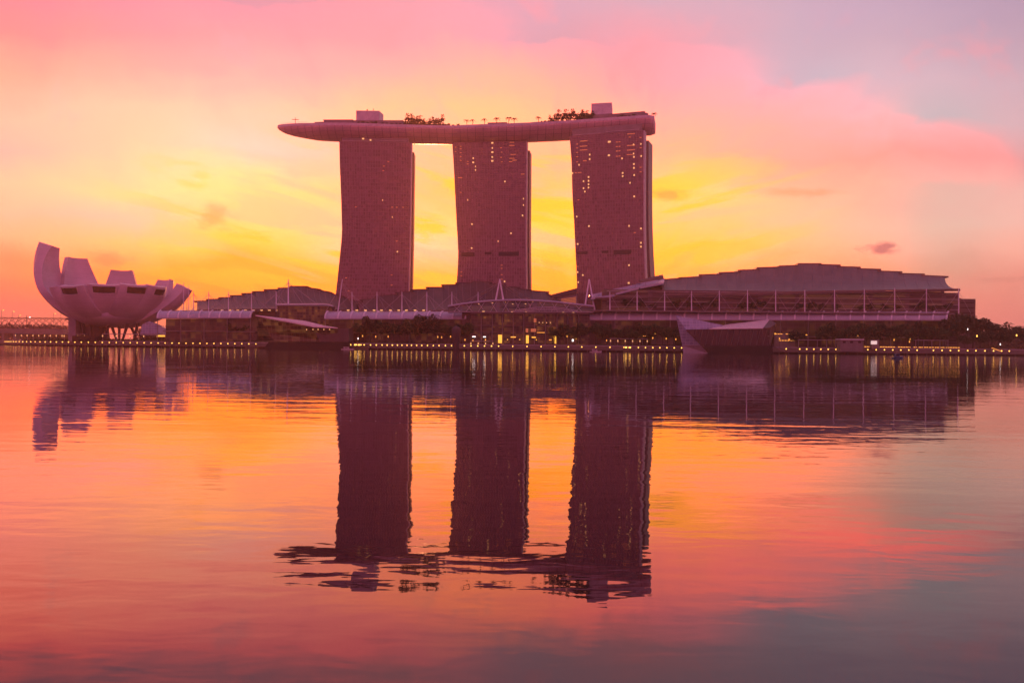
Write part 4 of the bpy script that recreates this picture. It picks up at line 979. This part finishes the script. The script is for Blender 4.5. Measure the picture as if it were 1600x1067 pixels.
# strips of light along the terrace edge
for (x0, x1, y, lab) in ((1350,1500,542.4,'long thin strip of amber light along the right terrace edge'),(1017,1054,521.4,'thin strip of amber light left of the glass shard'),(1210,1240,521.8,'thin strip of amber light right of the dark pavilion'),(1212,1243,532,'lower thin strip of amber light right of the dark pavilion')):
    Y = Yq(x0)+9.2 if y > 540 else Yq(x0)+14; z = Zof(y, (x0+x1)/2, Y); b = MB(); n_ = int((x1-x0)/4)
    for i in range(n_):
        if random.Random(i*3+x0).random() < .78: xx = X(x0+(x1-x0)*(i+.5)/n_, Y, z); b.box(xx-.75, xx+.75, Y-.25, Y, z-.22, z+.22)
    o = thing('light_strip', lab, 'light strip', (X(x0,Y,z), Y, z)); b.build('diffuser', M['strip'], o)
    MB().box(X(x0,Y,z), X(x1,Y,z), Y+.01, Y+.3, 4.6 if y < 540 else z-.5, z+.5).build('rail', M['concrete'], o)
# cabin, lit kiosk, right tower block
cb_ = thing('ticket_cabin', 'pale boxy cabin with small dark windows on the quay below the long canopy', 'cabin', (X(1330,655,5), 655, 2.1))
Y = 648; MB().box(X(1313,Y,6), X(1348,Y,6), Y, Y+7, 2.11, Zof(531,1330,Y)).build('wall', M['concrete'], cb_)
MB().box(X(1311.5,Y,6), X(1349.5,Y,6), Y-.8, Y+7.6, Zof(531,1330,Y)+.01, Zof(529.6,1330,Y)).build('roof', M['white'], cb_)
for px in (1319,1330.5,1343): MB().box(X(px-2.2,Y,6), X(px+2.2,Y,6), Y-.12, Y-.01, Zof(536,px,Y), Zof(533,px,Y)).build('window', M['black'], cb_)
kk = thing('lit_kiosk', 'tiny kiosk with a bright white screen right of the pale cabin', 'kiosk', (X(1365,655,5), 655, 4.6))
MB().box(X(1360,655,6), X(1371,655,6), 652.2, 656, 4.61, Zof(530.5,1365,655)).build('body', M['concrete'], kk)
MB().box(X(1360.8,652,6), X(1370.4,652,6), 652.0, 652.18, Zof(538,1365,652), Zof(532.6,1365,652)).build('screen', glow('screen_glow', (1,.9,.8), .6), kk)
bb = thing('office_block', 'plain grey block standing beyond the right end of the largest hall', 'building', (X(1512,760,5), 760, 4.6))
MB().box(X(1499,760,30), X(1524,760,30), 760, 790, 4.61, Zof(467,1512,760)).build('wall', M['roofd'], bb)
MB().box(X(1500,760,30), X(1506,760,30), 765, 775, Zof(467,1512,760)+.01, Zof(465.3,1503,760)).build('roof_vent', M['dark'], bb)
b = MB()
for k in range(3): b.box(X(1500,760,30), X(1521,760,30), 759.8, 759.98, Zof(474+k*8,1512,760), Zof(472+k*8,1512,760))
b.build('window_band', M['black'], bb)
# stairs with lights at far right
stt = thing('lit_stairs', 'flight of steps with a slanting row of amber step lights at far right', 'stairs', (X(1555,650,3), 650, 2.1))
b = MB()
for k in range(7):
    px = 1549+k*2.1; y = 543.6+k*.75; Y = 646; z = Zof(y,px,Y); b.box(X(px,Y,4), X(px+2.1,Y,4), Y, Y+4, 2.11, z-.3)
    MB().box(X(px+.3,Y,4), X(px+1.6,Y,4), Y-.2, Y-.01, z-.25, z+.2).build('step_light', M['strip'], stt)
b.build('steps', M['concrete'], stt)
# little landing stages
for (x0, x1, lab) in ((383,399,'small pale landing stage left of the low glass pavilion'),(552,575,'lit landing stage beside the small white boat'),(975,1000,'small lit landing stage below the amber pergola')):
    Y = Yq(x0)-4; t = thing('landing_stage', lab, 'landing stage', (X((x0+x1)/2,Y,1), Y, 0))
    MB().box(X(x0,Y,2), X(x1,Y,2), Y, Y+3.9, .3, .9).build('deck', M['wood'], t); MB().box(X(x0,Y,2), X(x1,Y,2), Y, Y+3.6, 4.4, 4.7).build('roof', M['stone'], t)
    for px in (x0+1, x1-1): MB().tube((X(px,Y,2),Y+1.5,-.5),(X(px,Y,2),Y+1.5,4.4), .16, n=6).build('post', M['dark'], t)
    if x0 > 500:
        for px in (x0+3, x0+9): MB().box(X(px,Y,3)-.8, X(px,Y,3)+.8, Y-.2, Y-.01, 3.3, 4.2).build('wall_lamp', M['lamp'], t)

# ------------------------------------------------------------------ boats
def boat(px, Y, L, m, label, cab=True):
    x = X(px, Y, 1); t = thing('motor_boat', label, 'boat', (x, Y, 0)); b = MB(); rg = []
    for s_, w_, k_, sh in ((-.5,.8,0,.0),(-.3,1,0,.0),(0,1.05,0,.05),(.3,.75,.05,.2),(.47,.2,.2,.42)):
        xx = x+s_*L; rg.append([Vector((xx,Y-w_,.7+sh)), Vector((xx,Y-w_*.75,-.2+k_)), Vector((xx,Y+w_*.75,-.2+k_)), Vector((xx,Y+w_,.7+sh))])
    b.loft(rg); b.build('hull', m, t)
    MB().hexa([(x-L*.3,Y-.7,.72),(x+L*.15,Y-.7,.72),(x+L*.15,Y+.7,.72),(x-L*.3,Y+.7,.72),(x-L*.28,Y-.6,1.9),(x+L*.06,Y-.6,1.9),(x+L*.06,Y+.6,1.9),(x-L*.28,Y+.6,1.9)]).build('cabin', m, t)
    MB().box(x-L*.34, x+L*.12, Y-.8, Y+.8, 1.92, 2.08).build('roof', M['white'] if cab else m, t)
    MB().box(x-L*.22, x+L*.02, Y-.74, Y-.69, 1.15, 1.65).build('window', M['black'], t)
boat(543, 640, 9.5, M['boat'], 'small white motor boat moored left of the middle row of quay lamps')
boat(931, 625, 9, M['boat'], 'small white motor boat moored below the right hotel tower')
bt_Y = 360; boat(1403, bt_Y, 4.6, M['blue'], 'little dark blue boat out on the water at right', False)

# ------------------------------------------------------------------ dawn haze
hm = bpy.data.materials.new('haze'); hm.use_nodes = True; t = hm.node_tree; t.nodes.clear()
pvn = t.nodes.new('ShaderNodeVolumePrincipled'); pvn.inputs['Color'].default_value = (1, .60, .38, 1); pvn.inputs['Density'].default_value = HAZE; pvn.inputs['Anisotropy'].default_value = .6
mo = t.nodes.new('ShaderNodeOutputMaterial'); t.links.new(pvn.outputs[0], mo.inputs['Volume'])
hz_ = MB().box(-2550, 2550, -120, 2650, -2.5, 252).build('haze', hm, kind='stuff')
